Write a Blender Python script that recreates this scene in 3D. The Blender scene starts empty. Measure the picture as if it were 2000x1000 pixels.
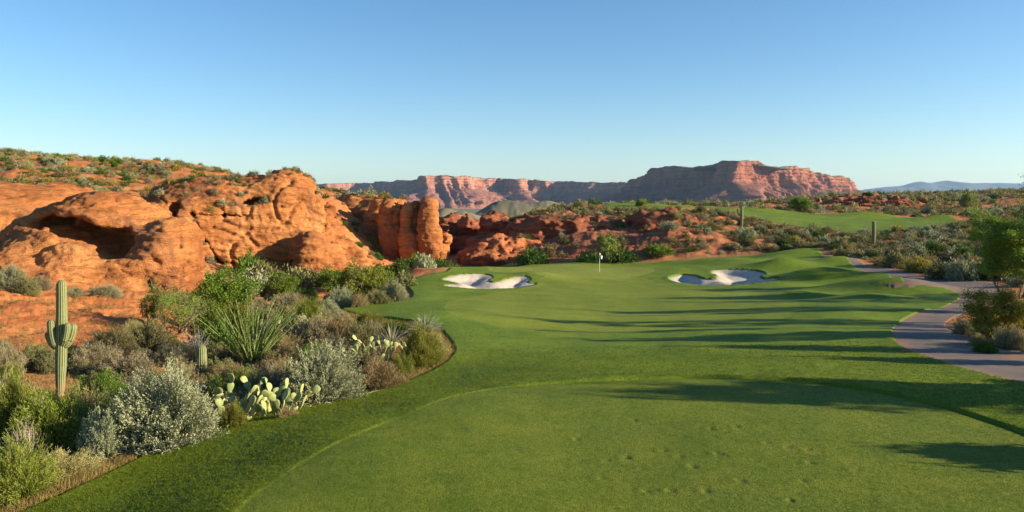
import bpy, math, time
import numpy as np
from mathutils import Vector
T0 = time.time()
SC = bpy.context.scene
COL = SC.collection
F = 1556.0          # focal length in photograph pixels (2000 wide)
HZ = 395.0          # horizon row
CZ = 5.0            # camera height above the tee
rad = math.radians
SUN_EL, SUN_AZ = 16.0, 99.0     # azimuth clockwise from +Y (view direction)

# ------------------------------------------------------------------ noise
def _hash(ix, iy, iz, seed):
    h = (ix.astype(np.uint32) * np.uint32(374761393) + iy.astype(np.uint32) * np.uint32(668265263)
         + iz.astype(np.uint32) * np.uint32(2147483647 - 88675) + np.uint32((seed * 974634777) & 0xffffffff))
    h = (h ^ (h >> np.uint32(13))) * np.uint32(1274126177)
    h = (h ^ (h >> np.uint32(16))) * np.uint32(2246822519)
    return h ^ (h >> np.uint32(13))
_G3 = np.array([[1,1,0],[-1,1,0],[1,-1,0],[-1,-1,0],[1,0,1],[-1,0,1],[1,0,-1],[-1,0,-1],[0,1,1],[0,-1,1],[0,1,-1],[0,-1,-1],[1,1,0],[-1,1,0],[0,-1,1],[0,-1,-1]], np.float32)
def noise3(x, y, z, seed=0):
    x, y, z = np.broadcast_arrays(np.asarray(x, np.float64), np.asarray(y, np.float64), np.asarray(z, np.float64))
    fx, fy, fz = np.floor(x), np.floor(y), np.floor(z)
    ix, iy, iz = fx.astype(np.int64), fy.astype(np.int64), fz.astype(np.int64)
    x, y, z = (x - fx).astype(np.float32), (y - fy).astype(np.float32), (z - fz).astype(np.float32)
    u, v, w = [t * t * t * (t * (t * 6 - 15) + 10) for t in (x, y, z)]
    def g(a, b, c):
        k = _G3[_hash(ix + a, iy + b, iz + c, seed) & np.uint32(15)]
        return k[..., 0] * (x - a) + k[..., 1] * (y - b) + k[..., 2] * (z - c)
    def lerp(a, b, t): return a + t * (b - a)
    return lerp(lerp(lerp(g(0,0,0), g(1,0,0), u), lerp(g(0,1,0), g(1,1,0), u), v),
                lerp(lerp(g(0,0,1), g(1,0,1), u), lerp(g(0,1,1), g(1,1,1), u), v), w)
def fbm(x, y, z, oct=4, seed=0, gain=.5, ridge=False):
    a, s, o = 1.0, 0.0, 1.0
    for i in range(oct):
        n = noise3(np.asarray(x) * o, np.asarray(y) * o, np.asarray(z) * o, seed + i * 17)
        if ridge: n = 1 - 2 * np.abs(n) * 1.6
        s = s + a * n; a *= gain; o *= 2.03
    return s
def sstep(a, b, x):
    t = np.clip((x - a) / (b - a), 0, 1); return t * t * (3 - 2 * t)

# ------------------------------------------------------------------ mesh helpers
def mesh_np(name, V, faces, mats, smooth=True, fmat=None, attrs=None, cattrs=None):
    """faces: (n,4) or (n,3) int array, or list of such arrays"""
    me = bpy.data.meshes.new(name)
    if not isinstance(faces, list): faces = [faces]
    faces = [np.asarray(f, np.int32) for f in faces if len(f)]
    V = np.asarray(V, np.float32)
    me.vertices.add(len(V)); me.vertices.foreach_set('co', V.ravel())
    loops = np.concatenate([f.ravel() for f in faces])
    tot = np.concatenate([np.full(len(f), f.shape[1], np.int32) for f in faces])
    st = np.concatenate([[0], np.cumsum(tot)[:-1]]).astype(np.int32)
    me.loops.add(len(loops)); me.loops.foreach_set('vertex_index', loops)
    me.polygons.add(len(tot)); me.polygons.foreach_set('loop_start', st); me.polygons.foreach_set('loop_total', tot)
    if not isinstance(mats, (list, tuple)): mats = [mats]
    for m in mats: me.materials.append(m)
    if fmat is not None: me.polygons.foreach_set('material_index', np.asarray(fmat, np.int32))
    me.polygons.foreach_set('use_smooth', np.full(len(tot), smooth, bool))
    me.update(calc_edges=True)
    for k, a in (attrs or {}).items():
        at = me.attributes.new(k, 'FLOAT', 'POINT'); at.data.foreach_set('value', np.asarray(a, np.float32))
    return me
def link(name, data, parent=None, loc=None, rot=None, scale=None):
    o = bpy.data.objects.new(name, data); COL.objects.link(o)
    if parent: o.parent = parent
    if loc is not None: o.location = loc
    if rot is not None: o.rotation_euler = rot
    if scale is not None: o.scale = scale
    return o
def tag(o, label=None, cat=None, group=None, kind=None):
    if label: o['label'] = label
    if cat: o['category'] = cat
    if group: o['group'] = group
    if kind: o['kind'] = kind
    return o
class MB:
    def __init__(s): s.V = []; s.Q = []; s.T = []; s.n = 0
    def add(s, V, Q=None, T=None):
        V = np.asarray(V, float).reshape(-1, 3)
        if Q is not None and len(Q): s.Q.append(np.asarray(Q) + s.n)
        if T is not None and len(T): s.T.append(np.asarray(T) + s.n)
        s.V.append(V); s.n += len(V)
    def mesh(s, name, mat, smooth=True):
        f = []
        if s.Q: f.append(np.concatenate(s.Q))
        if s.T: f.append(np.concatenate(s.T))
        return mesh_np(name, np.concatenate(s.V), f, mat, smooth)
def tubes(P, R, k=4):
    """P (n,m,3) centre lines, R (n,m) radii -> V, Q"""
    P = np.asarray(P, float); n, m, _ = P.shape
    D = np.gradient(P, axis=1); D /= np.linalg.norm(D, axis=2, keepdims=True) + 1e-9
    up = np.where(np.abs(D[..., 2:3]) > .9, np.array([1., 0, 0]), np.array([0, 0, 1.]))
    A = np.cross(D, up); A /= np.linalg.norm(A, axis=2, keepdims=True) + 1e-9
    B = np.cross(D, A)
    th = np.arange(k) * 2 * np.pi / k
    V = P[:, :, None] + R[:, :, None, None] * (A[:, :, None] * np.cos(th)[None, None, :, None] + B[:, :, None] * np.sin(th)[None, None, :, None])
    idx = np.arange(n * m * k).reshape(n, m, k)
    a = idx[:, :-1]; b = idx[:, 1:]
    Q = np.stack([a, np.roll(a, -1, 2), np.roll(b, -1, 2), b], -1).reshape(-1, 4)
    return V.reshape(-1, 3), Q
def leaves(P, D, L, W, rng, cup=0):
    """rhombic leaves at P pointing along D"""
    n = len(P); D = D / (np.linalg.norm(D, axis=1, keepdims=True) + 1e-9)
    r = rng.normal(size=(n, 3)); S = np.cross(D, r); S /= np.linalg.norm(S, axis=1, keepdims=True) + 1e-9
    L = np.broadcast_to(L, (n,))[:, None]; W = np.broadcast_to(W, (n,))[:, None]
    V = np.stack([P, P + D * L * .5 + S * W * .5, P + D * L, P + D * L * .5 - S * W * .5], 1).reshape(-1, 3)
    return V, np.arange(n * 4).reshape(n, 4)

# ------------------------------------------------------------------ node helpers
class NT:
    def __init__(s, name):
        s.m = bpy.data.materials.new(name); s.m.use_nodes = True
        s.t = s.m.node_tree; s.t.nodes.clear()
        s.out = s.n('ShaderNodeOutputMaterial')
    def n(s, ty, **kw):
        nd = s.t.nodes.new(ty)
        for k, v in kw.items(): setattr(nd, k, v)
        return nd
    def l(s, a, b): s.t.links.new(a, b)
    def coord(s, which='Object'): return s.n('ShaderNodeTexCoord').outputs[which]
    def pos(s): return s.n('ShaderNodeNewGeometry').outputs['Position']
    def mapping(s, v, scale=(1, 1, 1), rot=(0, 0, 0)):
        m = s.n('ShaderNodeMapping'); m.inputs['Scale'].default_value = scale; m.inputs['Rotation'].default_value = rot
        s.l(v, m.inputs['Vector']); return m.outputs[0]
    def noise(s, v, scale, detail=4, rough=.55, dist=0):
        m = s.n('ShaderNodeTexNoise'); m.inputs['Scale'].default_value = scale; m.inputs['Detail'].default_value = detail
        m.inputs['Roughness'].default_value = rough; m.inputs['Distortion'].default_value = dist
        s.l(v, m.inputs['Vector']); return m.outputs['Fac']
    def ramp(s, f, stops):
        r = s.n('ShaderNodeValToRGB'); e = r.color_ramp.elements
        while len(e) < len(stops): e.new(.5)
        for q, (p, c) in zip(e, stops):
            q.position = p; q.color = (c, c, c, 1) if isinstance(c, (int, float)) else (*c, 1)
        s.l(f, r.inputs[0]); return r.outputs[0]
    def mix(s, f, a, b, mode='MIX'):
        m = s.n('ShaderNodeMix', data_type='RGBA', blend_type=mode)
        for i, v in ((0, f), (6, a), (7, b)):
            if isinstance(v, (int, float)): m.inputs[i].default_value = v
            elif isinstance(v, tuple): m.inputs[i].default_value = (*v, 1)
            else: s.l(v, m.inputs[i])
        return m.outputs[2]
    def math(s, op, a, b=0.0, c=None):
        m = s.n('ShaderNodeMath', operation=op)
        for i, v in enumerate((a, b) if c is None else (a, b, c)):
            if isinstance(v, (int, float)): m.inputs[i].default_value = v
            else: s.l(v, m.inputs[i])
        return m.outputs[0]
    def attr(s, name): return s.n('ShaderNodeAttribute', attribute_name=name).outputs['Fac']
    def bump(s, h, strength=.5, dist=.05, normal=None):
        b = s.n('ShaderNodeBump'); b.inputs['Strength'].default_value = strength; b.inputs['Distance'].default_value = dist
        s.l(h, b.inputs['Height'])
        if normal is not None: s.l(normal, b.inputs['Normal'])
        return b.outputs[0]
    def finish(s, col, rough=.9, normal=None, spec=.2, sheen=0, transl=None, tfac=.3):
        p = s.n('ShaderNodeBsdfPrincipled')
        if isinstance(col, tuple): p.inputs['Base Color'].default_value = (*col, 1)
        else: s.l(col, p.inputs['Base Color'])
        if isinstance(rough, (int, float)): p.inputs['Roughness'].default_value = rough
        else: s.l(rough, p.inputs['Roughness'])
        p.inputs['Specular IOR Level'].default_value = spec
        if normal is not None: s.l(normal, p.inputs['Normal'])
        o = p.outputs[0]
        if transl is not None:
            tr = s.n('ShaderNodeBsdfTranslucent')
            if isinstance(transl, tuple): tr.inputs[0].default_value = (*transl, 1)
            else: s.l(transl, tr.inputs[0])
            mx = s.n('ShaderNodeMixShader'); mx.inputs[0].default_value = tfac
            s.l(o, mx.inputs[1]); s.l(tr.outputs[0], mx.inputs[2]); o = mx.outputs[0]
        s.l(o, s.out.inputs['Surface']); return s.m

# ------------------------------------------------------------------ terrain heights
COLS = np.array([-900, -200, 50, 250, 450, 650, 850, 1050, 1250, 1450, 1650, 1850, 2100, 2900.])
TAB = [
 (4,   [-.9,-.4,0,0,0,0,0,0,0,0,0,0,0,0]),
 (7,   [-1.2,-.5,-.2,0,0,0,0,0,0,0,0,0,0,0]),
 (10,  [-1.4,-.8,-.45,-.12,0,0,0,0,0,0,0,0,0,0]),
 (13,  [-1.5,-1.1,-.8,-.45,-.08,0,0,0,0,0,0,0,0,0]),
 (17,  [-1.4,-1.2,-1.0,-.85,-.5,-.08,0,0,0,0,0,0,0,0]),
 (20,  [-1.2,-1.2,-1.15,-1.05,-.8,-.42,-.05,0,0,0,0,0,0,0]),
 (23,  [-.9,-1.1,-1.2,-1.25,-1.15,-.9,-.5,-.15,-.03,0,-.02,-.06,-.1,0]),
 (27,  [-.5,-.9,-1.15,-1.35,-1.4,-1.2,-.95,-.6,-.42,-.35,-.35,-.4,-.4,-.2]),
 (32,  [.2,-.5,-.8,-1.3,-1.6,-1.5,-1.1,-.95,-.85,-.8,-.8,-.75,-.7,-.3]),
 (40,  [1.2,.2,-.3,-1.0,-1.8,-1.6,-1.1,-1.4,-1.5,-1.4,-1.3,-1.2,-1.0,-.3]),
 (50,  [3,1.5,.4,-.7,-1.9,-1.8,-1.6,-2.0,-2.1,-2.0,-1.8,-1.7,-1.4,-.3]),
 (60,  [5,3,1.2,-.3,-2.1,-2.5,-2.25,-2.5,-2.7,-2.5,-2.4,-2.2,-1.8,-.3]),
 (75,  [7,5.3,4.4,3,-1.5,-3.1,-2.9,-3.15,-3.3,-3.1,-3.0,-2.7,-2.0,.3]),
 (88,  [8.5,7.6,7,6.2,2.5,-3.8,-2.8,-3.1,-3.6,-3.4,-3.1,-2.7,-1.5,1.5]),
 (100, [9.5,9.3,9.2,8.3,6.5,-4.2,-3.4,-3.2,-3.55,-3.3,-2.9,-2.2,-.2,3]),
 (120, [11.5,12.2,12.1,11,9,-1,-6.5,-4.3,-4.1,-3.3,-2.5,-1.2,1.2,5]),
 (150, [12,12.5,12.2,11,8.8,6,-8,-.6,1.7,-.1,-.6,.2,2.5,7]),
 (175, [12,12,12,10,7.5,6.8,-9,2.2,3.9,2.2,.9,.7,3,8]),
 (210, [11,11,11,9,6,6,-9,1,4,3.2,2.1,2.1,5,10]),
 (260, [9,9,9,8,5,4,-9,0,3.5,4,6.3,6.5,8.6,12]),
 (320, [8,8,8,7,4,2,-10,-3,2,3.5,6,7.9,9.8,12]),
 (480, [-5,-5,-5,-5,-5,-5,-13,-10,-6,-4,-2,0,4,5]),
 (900, [-20]*14), (20000, [-24]*14)]
LR = np.log([r[0] for r in TAB]); TZ = np.array([r[1] for r in TAB], float)
def hermite_basis(k, x):
    """linear basis of a non-uniform cardinal spline: returns (len(x), len(k))"""
    n = len(k); x = np.clip(x, k[0], k[-1]); i = np.clip(np.searchsorted(k, x, 'right') - 1, 0, n - 2)
    M = np.zeros((n, n))
    for j in range(n):
        if j == 0: M[0, 1], M[0, 0] = 1 / (k[1] - k[0]), -1 / (k[1] - k[0])
        elif j == n - 1: M[j, j], M[j, j-1] = 1 / (k[j] - k[j-1]), -1 / (k[j] - k[j-1])
        else:
            h0, h1 = k[j] - k[j-1], k[j+1] - k[j]
            M[j, j+1] += h0 / h1 / (h0 + h1); M[j, j-1] -= h1 / h0 / (h0 + h1); M[j, j] += h1 / h0 / (h0 + h1) - h0 / h1 / (h0 + h1)
    h = k[i+1] - k[i]; t = (x - k[i]) / h
    B = np.zeros((len(x), n)); r = np.arange(len(x))
    B[r, i] += 2*t**3 - 3*t**2 + 1; B[r, i+1] += -2*t**3 + 3*t**2
    B += ((t**3 - 2*t**2 + t) * h)[:, None] * M[i] + ((t**3 - t**2) * h)[:, None] * M[i+1]
    return B
# (px, Y, sx metres, sy metres, height)
BUMPS = [(1420,110,7,4,.7), (1530,98,4,3.0,1.2), (1640,100,3.8,3,1.0), (1610,83,4,2.6,1.2), (1720,80,3.2,2.4,.7), (1765,67,3.8,2.6,1.15), (1660,70,3.2,2.3,.7), (1700,58,3.2,2.2,.6), (1560,64,3.2,2,.45), (1480,104,5,3,.5), (1500,86,3,2.5,.3),
         (1050,86,2.6,3,.5), (960,92,6,3,.25), (845,90,4,4,.45), (1250,112,8,5,.15), (1385,89,3,2.5,.25),
         (1500,196,9,3,.8), (1690,193,9,3,1.3), (1850,181,9,3,1.2), (1220,185,12,6,.6),
         (1380,45,10,3.5,.16), (1600,36,6,2.3,.28), (1750,33,4,2,.25), (1250,62,9,5,.15), (1000,52,6,5,.16), (1560,54,7,3,.28),(1700,46,7,2.4,.3),
         (1280,128,8,5,1.6), (1180,135,8,6,1.0), (1430,132,8,4,1.2), (1700,235,22,14,1.2), (1580,118,7,3,1.0),
         (985,700,34,60,22), (900,560,20,30,13), (1010,560,20,40,7.0), (1085,690,24,50,17), (870,640,20,30,15), (1330,134,6,7,2.0), (1090,150,7,6,1.4)]
def base_h(X, Y):
    X = np.asarray(X, float); Y = np.asarray(Y, float); sh = X.shape
    X = X.ravel(); Y = Y.ravel(); Ys = np.maximum(Y, 4.0)
    out = np.empty(len(X))
    for a in range(0, len(X), 100000):
        x, y = X[a:a+100000], Ys[a:a+100000]
        px = 1000 + x / y * F
        By = hermite_basis(LR, np.log(y)); Bx = hermite_basis(COLS, px)
        z = ((By @ TZ) * Bx).sum(1)
        for (bp, bY, sx, sy, h) in BUMPS:
            bx = (bp - 1000) / F * bY
            z += h * np.exp(-((x - bx) / sx) ** 2 - ((y - bY) / sy) ** 2)
        out[a:a+100000] = z
    return out.reshape(sh)
YS = np.exp(np.linspace(math.log(8), math.log(900), 4000))
def hit(px, py, ymin=8.0, ymax=900, fn=None):
    """world X, Y, Z of the ground point seen at a photograph pixel"""
    X = (px - 1000) / F * YS
    Z = (fn or base_h)(X, YS); q = HZ + (CZ - Z) * F / YS
    ok = np.where((q <= py) & (YS >= ymin) & (YS <= ymax))[0]
    i = ok[0] if len(ok) else int(np.argmin(np.abs(q - py) + 1e6 * ((YS < ymin) | (YS > ymax))))
    if i > 0 and YS[i-1] >= ymin:
        t = (q[i-1] - py) / (q[i-1] - q[i] + 1e-9); t = min(max(t, 0), 1); Y = YS[i-1] + t * (YS[i] - YS[i-1])
    else: Y = YS[i]
    X = (px - 1000) / F * Y
    return X, Y, float((fn or base_h)(np.array([X]), np.array([Y]))[0])
def smooth_poly(P, it=2):
    P = np.asarray(P, float)
    for _ in range(it):
        Q = np.roll(P, -1, 0); P = np.stack([.75*P + .25*Q, .25*P + .75*Q], 1).reshape(-1, 2)
    return P
def poly(pts, it=2, **kw):
    return smooth_poly([hit(*p[:2], **(dict(ymin=p[2]) if len(p) > 2 else kw))[:2] for p in pts], it)
def sdf_poly(P, X, Y, pad=6):
    """signed distance, negative inside, evaluated only near the polygon"""
    d = np.full(X.shape, 99.0)
    m = (X > P[:,0].min() - pad) & (X < P[:,0].max() + pad) & (Y > P[:,1].min() - pad) & (Y < P[:,1].max() + pad)
    if not m.any(): return d
    x, y = X[m], Y[m]; best = np.full(x.shape, 1e9); ins = np.zeros(x.shape, bool)
    for a, b in zip(P, np.roll(P, -1, 0)):
        e = b - a; wx, wy = x - a[0], y - a[1]
        t = np.clip((wx*e[0] + wy*e[1]) / (e @ e + 1e-12), 0, 1)
        best = np.minimum(best, (wx - e[0]*t)**2 + (wy - e[1]*t)**2)
        c = ((a[1] > y) != (b[1] > y))
        ins ^= c & (x < (b[0]-a[0]) * (y - a[1]) / (b[1] - a[1] + 1e-12) + a[0])
    d[m] = np.where(ins, -1, 1) * np.sqrt(best)
    return d
P_TURF = np.concatenate([
    smooth_poly([hit(*p)[:2] for p in [(-60,1060),(50,1003),(130,965),(210,928),(300,885),(380,858),(430,838),(500,815),(560,797),(640,782),(700,771),(770,755),(820,738),(862,716),(886,692),(884,676),(868,656),(850,640),(800,632),(740,624),(690,616),(655,604)]], 1)[:-2],
    smooth_poly([hit(*p)[:2] for p in [(655,604),(690,597),(740,592),(800,584),(805,574),(792,560),(800,548),(840,536),(880,528)]], 1)[1:-2],
    [hit(*p)[:2] for p in [(960,521),(1050,517),(1150,513)]],
    [((1250-1000)/F*119, 119), ((1350-1000)/F*120, 120), ((1450-1000)/F*121, 121), ((1530-1000)/F*120,120), ((1600-1000)/F*118,118)],
    smooth_poly([hit(*p)[:2] for p in [(1640,520),(1700,531),(1745,538),(1765,545),(1772,553),(1800,557),(1840,561),(1872,570),(1882,580),(1868,592),(1810,608),(1765,626),(1748,642),(1746,658),(1758,674),(1790,690),(1850,712),(1920,733),(2000,750),(2300,800)]], 1)[1:-1],
    [(14, 14), (14, 2), (-3, 2), (-6.5, 6)]])
P_TEE = smooth_poly([hit(*p)[:2] for p in [(470,1000),(530,950),(600,905),(700,852),(830,800),(900,777),(1000,757),(1200,743),(1400,739),(1500,741),(1620,752),(1740,772),(1830,794),(1900,815),(2000,847),(2120,900)]] + [(8.5,6),(8,3),(-3,3),(-4.2,8)], 1)
P_FAIR = poly([(866,607),(880,590),(930,578),(1020,566),(1060,552),(1050,543),(1110,541),(1180,544),(1260,541),(1272,548),(1290,556),(1340,563),(1420,566),(1500,572),(1550,583),(1566,598),(1560,616),(1500,632),(1400,642),(1250,652),(1100,655),(1010,648),(940,634),(885,620)])
P_GREEN = poly([(935,528),(1000,522),(1100,519),(1180,517),(1240,521),(1290,529),(1250,541),(1180,546),(1110,545),(1050,541),(1000,534)])
P_BL = poly([(860,547),(880,541),(902,537),(945,536),(965,541),(948,551),(970,554),(995,544),(1020,541),(1040,545),(1024,554),(1049,555),(1040,560),(995,565),(945,566),(870,560),(868,557),(905,557),(885,550)], 1)
P_BR = poly([(1298,546),(1330,537),(1350,539),(1370,547),(1408,548),(1384,530),(1420,527),(1475,530),(1500,536),(1476,547),(1525,544),(1512,551),(1450,557),(1390,559),(1340,557)], 1)
PATH_C = [(2350,850),(2150,775),(2000,733),(1925,703),(1860,675),(1822,650),(1832,628),(1876,605),(1915,588)]
def path_poly():
    L = [(2400,860),(2200,800),(2000,750),(1920,733),(1850,712),(1790,690),(1758,674),(1746,658),(1748,642),(1765,626),(1810,608),(1868,592),(1882,580),(1872,570),(1840,561),(1790,557),(1738,556),(1752,545),(1742,537),(1700,531),(1640,520),(1590,500)]
    R = [(1625,498),(1680,514),(1740,524),(1790,534),(1815,545),(1920,549),(1960,556),(1975,575),(1940,597),(1890,612),(1852,628),(1850,642),(1880,655),(1930,675),(2000,712),(2200,790),(2400,850)]
    L = [hit(*p)[:2] for p in L[:-1]] + [hit(1590,500,ymin=112)[:2]]
    R = [hit(1625,499,ymin=112)[:2]] + [hit(*p)[:2] for p in R[1:]]
    return smooth_poly(L + R, 1)
P_PATH = path_poly()
# upper fairways on the hill, outlines in (px, metres away)
def up(pts): return smooth_poly([((p - 1000) / F * y, y) for p, y in pts], 2)
P_UP1 = up([(1400,184),(1440,172),(1520,162),(1620,149),(1680,145),(1780,148),(1900,154),(1950,161),(1900,171),(1830,188),(1700,195),(1560,197),(1480,206),(1390,222),(1335,218)])
P_UP2 = up([(1165,172),(1200,166),(1280,168),(1330,176),(1380,190),(1400,205),(1380,225),(1280,205),(1190,190)])
DIVOTS = [(1128,860),(1132,900),(1188,898),(1225,893),(1298,880),(1330,892),(1355,911),(1400,885),(1408,887),(1500,865),(1540,874),(1580,878),(1585,905),(1178,933),(1265,959),(1312,958),(1380,959),(1545,979),(1675,920),(1450,940),(1570,940),(1240,822),(1390,838),(1440,833)]
DV = np.array([hit(*p)[:2] for p in DIVOTS])

def masks(X, Y):
    dt = sdf_poly(P_TURF, X, Y, 8); d = dict(turf=dt)
    dte = sdf_poly(P_TEE, X, Y, 3); d['tee'] = dte
    d['fair'] = sdf_poly(P_FAIR, X, Y, 3); d['green'] = sdf_poly(P_GREEN, X, Y, 3)
    d['sand'] = np.minimum(sdf_poly(P_BL, X, Y, 4), sdf_poly(P_BR, X, Y, 4))
    d['sand'] = d['sand'] + .10 * fbm(X/.7, Y/.7, 0, 3, 61) * (d['sand'] < 50)
    d['path'] = sdf_poly(P_PATH, X, Y, 4)
    d['up'] = np.minimum(sdf_poly(P_UP1, X, Y, 8), sdf_poly(P_UP2, X, Y, 8))
    return d

# rock areas of the open ground: (px, Y, sx, sy, weight)
ROCKY = [(60,42,16,12,1),(0,33,7,6,.9),(1080,132,20,12,1),(1290,130,18,10,1),(960,140,16,14,1),(1640,240,30,14,.9),(150,92,40,12,.45),(250,110,40,20,.1),(900,190,30,60,1),(650,125,30,25,1)]
def rocky(X, Y):   # weight of bare rock
    w = np.zeros(X.shape)
    for (p, y0, sx, sy, k) in ROCKY:
        w = np.maximum(w, k * np.exp(-((X - (p-1000)/F*y0)/sx)**2 - ((Y - y0)/sy)**2))
    return w
def ground_h(X, Y, m=None, fine=True):
    """the bare desert ground"""
    z = base_h(X, Y)
    if m is None: m = masks(X, Y)
    nat = sstep(-.3, 2.5, np.minimum(np.minimum(m['turf'], m['up']), m['path']))
    rk = rocky(X, Y)
    near = np.clip(Y / 40, .35, 3)
    n = .22 * near * fbm(X / 7, Y / 7, 0, 3, 5) 
    if fine:
        n = n + .05 * np.clip(near, .4, 1.5) * fbm(X / .9, Y / .9, 0, 4, 9)
        # bedded sandstone steps
        u = fbm(X / 9, Y / 9, 0, 3, 31)
        st = z * 1.6 + X * .10 + u * 1.5 ; fr = st - np.floor(st)
        n = n + rk * nat * np.clip(near, 0, 1.6) * (.20 * (sstep(.55, .95, fr) - fr) + .09 * fbm(X / 2.6, Y / 2.6, 1, 5, 77, .6, True) + .35 * fbm(X / 6, Y / 6, 2, 3, 78))
    far = sstep(450, 1500, Y)
    big = 1.2 * fbm(X / 60, Y / 60, 3, 4, 41) * sstep(180, 500, Y)
    zz = z + n * nat * (1 - far) + big * (1 - far) + 1.5*fbm(X/25, Y/25, 5, 4, 43)*sstep(400, 520, Y)*(1-far) - .02 + .055 * sstep(1.2, .2, m['path']) * sstep(.5, 1.2, m['turf'])
    return zz
def turf_h(X, Y, m):
    z = base_h(X, Y)
    d = np.minimum(m['turf'], m['up'])
    ew = .07 + .0035 * np.clip(Y, 0, 250)
    edge = sstep(.4 * ew, -.6 * ew, d)
    z = z + (.085 * edge - .30 * (1 - edge))
    long_g = sstep(-.02, .07, np.minimum(np.minimum(m['tee'], m['fair']), m['green']))
    right = sstep(-1.5, 2.0, X)
    z = z - .035 * right * np.exp(-((m['tee'] + .03) / .06) ** 2)
    st = np.maximum((1 - sstep(-.02, .08, m['tee'])) * (.010 + .055 * right), (1 - long_g) * .014)
    z = z - st * edge
    near = 1 - sstep(35, 80, Y)
    z = z + edge * near * ((.003 + .006 * long_g) * fbm(X / .11, Y / .10, 0, 3, 3) ) + .03 * edge * fbm(X / 2.2, Y / 2.2, 0, 3, 12) * (.25 + .75 * long_g)
    z = z + edge * sstep(30, 45, Y) * .17 * fbm(X / 8, Y / 8, 0, 2, 44) + edge * .03 * fbm(X / 9, Y / 6, 0, 2, 45)
    s = m['sand']
    z = z - 1.2 * sstep(.0, -.12, s) + .05 * np.exp(-((s - .3) / .4) ** 2) * (s < 50)
    for (a, b) in DV:
        q = ((X - a) / (.035 + .045*abs(math.sin(a*37)))) ** 2 + ((Y - b) / (.05 + .06*abs(math.sin(a*91)))) ** 2
        z = z - (.012 + .016*abs(math.sin(b*53))) * np.exp(-q) + .012 * np.exp(-((X - a + .16) / .07) ** 2 - ((Y - b) / .12) ** 2)
    return z
def sand_h(X, Y, m):
    s = m['sand']
    return base_h(X, Y) + .04 - .50 * sstep(.05, -1.9, s) + .012 * fbm(X / .5, Y / .5, 0, 3, 8)
def path_h(X, Y, m):
    d = np.where(m['turf'] < .9, m['path'] - .9, m['path'])
    e = sstep(.1, -.12, d)
    return base_h(X, Y) + .045 * e - .3 * (1 - e) + .01 * fbm(X / 3, Y / 3, 0, 2, 4)

def grid_axes():
    ys = [5.0]
    while ys[-1] < 16000:
        y = ys[-1]
        if y < 340: dy = max(min(1.5 * y * y / (F * 6), .0062 * y), .02)
        elif y < 900: dy = .012 * y
        else: dy = .03 * y
        if y < 11.5: dy = .12
        ys.append(y + dy)
    u = np.concatenate([np.linspace(-900, -40, 70)[:-1], np.arange(-40, 2041, 2.2), np.linspace(2042, 2900, 70)])
    return u, np.array(ys)
GU, GY = grid_axes()
GX = (GU[None, :] - 1000) / F * GY[:, None]; GYY = np.broadcast_to(GY[:, None], GX.shape)
print('grid', GX.shape, time.time() - T0)
GM = masks(GX, GYY)
print('masks', time.time() - T0)
def sheet(name, fn_or_z, keep, mat, attrs=None):
    ny, nx = GX.shape
    kf = keep[:-1, :-1] | keep[1:, :-1] | keep[:-1, 1:] | keep[1:, 1:]
    idx = np.arange(ny * nx).reshape(ny, nx)
    Q = np.stack([idx[:-1, :-1][kf], idx[:-1, 1:][kf], idx[1:, 1:][kf], idx[1:, :-1][kf]], -1)
    used = np.unique(Q); rm = np.full(ny * nx, -1); rm[used] = np.arange(len(used))
    X, Y = GX.ravel()[used], GYY.ravel()[used]
    m = {k: v.ravel()[used] for k, v in GM.items()}
    Z = fn_or_z(X, Y, m)
    A = {k: v(X, Y, m) for k, v in (attrs or {}).items()}
    return mesh_np(name, np.stack([X, Y, Z], -1), rm[Q], mat, True, attrs=A)

# ------------------------------------------------------------------ materials: ground
def mat_desert():
    t = NT('desert_soil'); p = t.pos()
    n1 = t.noise(p, .25, 5); n2 = t.noise(p, 3, 5, .65); n3 = t.noise(p, 22, 3, .6)
    c = t.ramp(n1, [(.35, (.36, .115, .040)), (.5, (.43, .155, .054)), (.65, (.38, .17, .08))])
    c = t.mix(t.ramp(n2, [(.4, 0.), (.7, .45)]), c, (.27, .10, .045))
    rockc = t.ramp(t.noise(t.mapping(p, (.25, .25, 2.2), (.25, .1, 0)), 1.3, 6, .65), [(.3, (.30, .095, .034)), (.5, (.45, .155, .050)), (.7, (.55, .225, .08))])
    redc = t.ramp(t.noise(t.mapping(p, (.25, .25, 2.2), (.25, .1, 0)), 1.3, 6, .65), [(.3, (.17, .058, .030)), (.5, (.27, .095, .046)), (.7, (.38, .15, .072))])
    rockc = t.mix(t.attr('red'), rockc, redc)
    c = t.mix(t.attr('rock'), c, rockc)
    duff = t.ramp(t.noise(p, 1.3, 4, .6), [(.35, (.20, .13, .055)), (.65, (.34, .235, .095))])
    c = t.mix(t.math('MULTIPLY', t.attr('edge'), t.ramp(n2, [(.3, 1.), (.75, .45)])), c, duff)
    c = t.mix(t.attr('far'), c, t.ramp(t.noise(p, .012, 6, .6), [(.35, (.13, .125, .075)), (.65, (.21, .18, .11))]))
    h = t.math('ADD', n3, t.math('MULTIPLY', n2, 2.0))
    return t.finish(c, .95, t.bump(h, .8, .05), .1)
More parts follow.
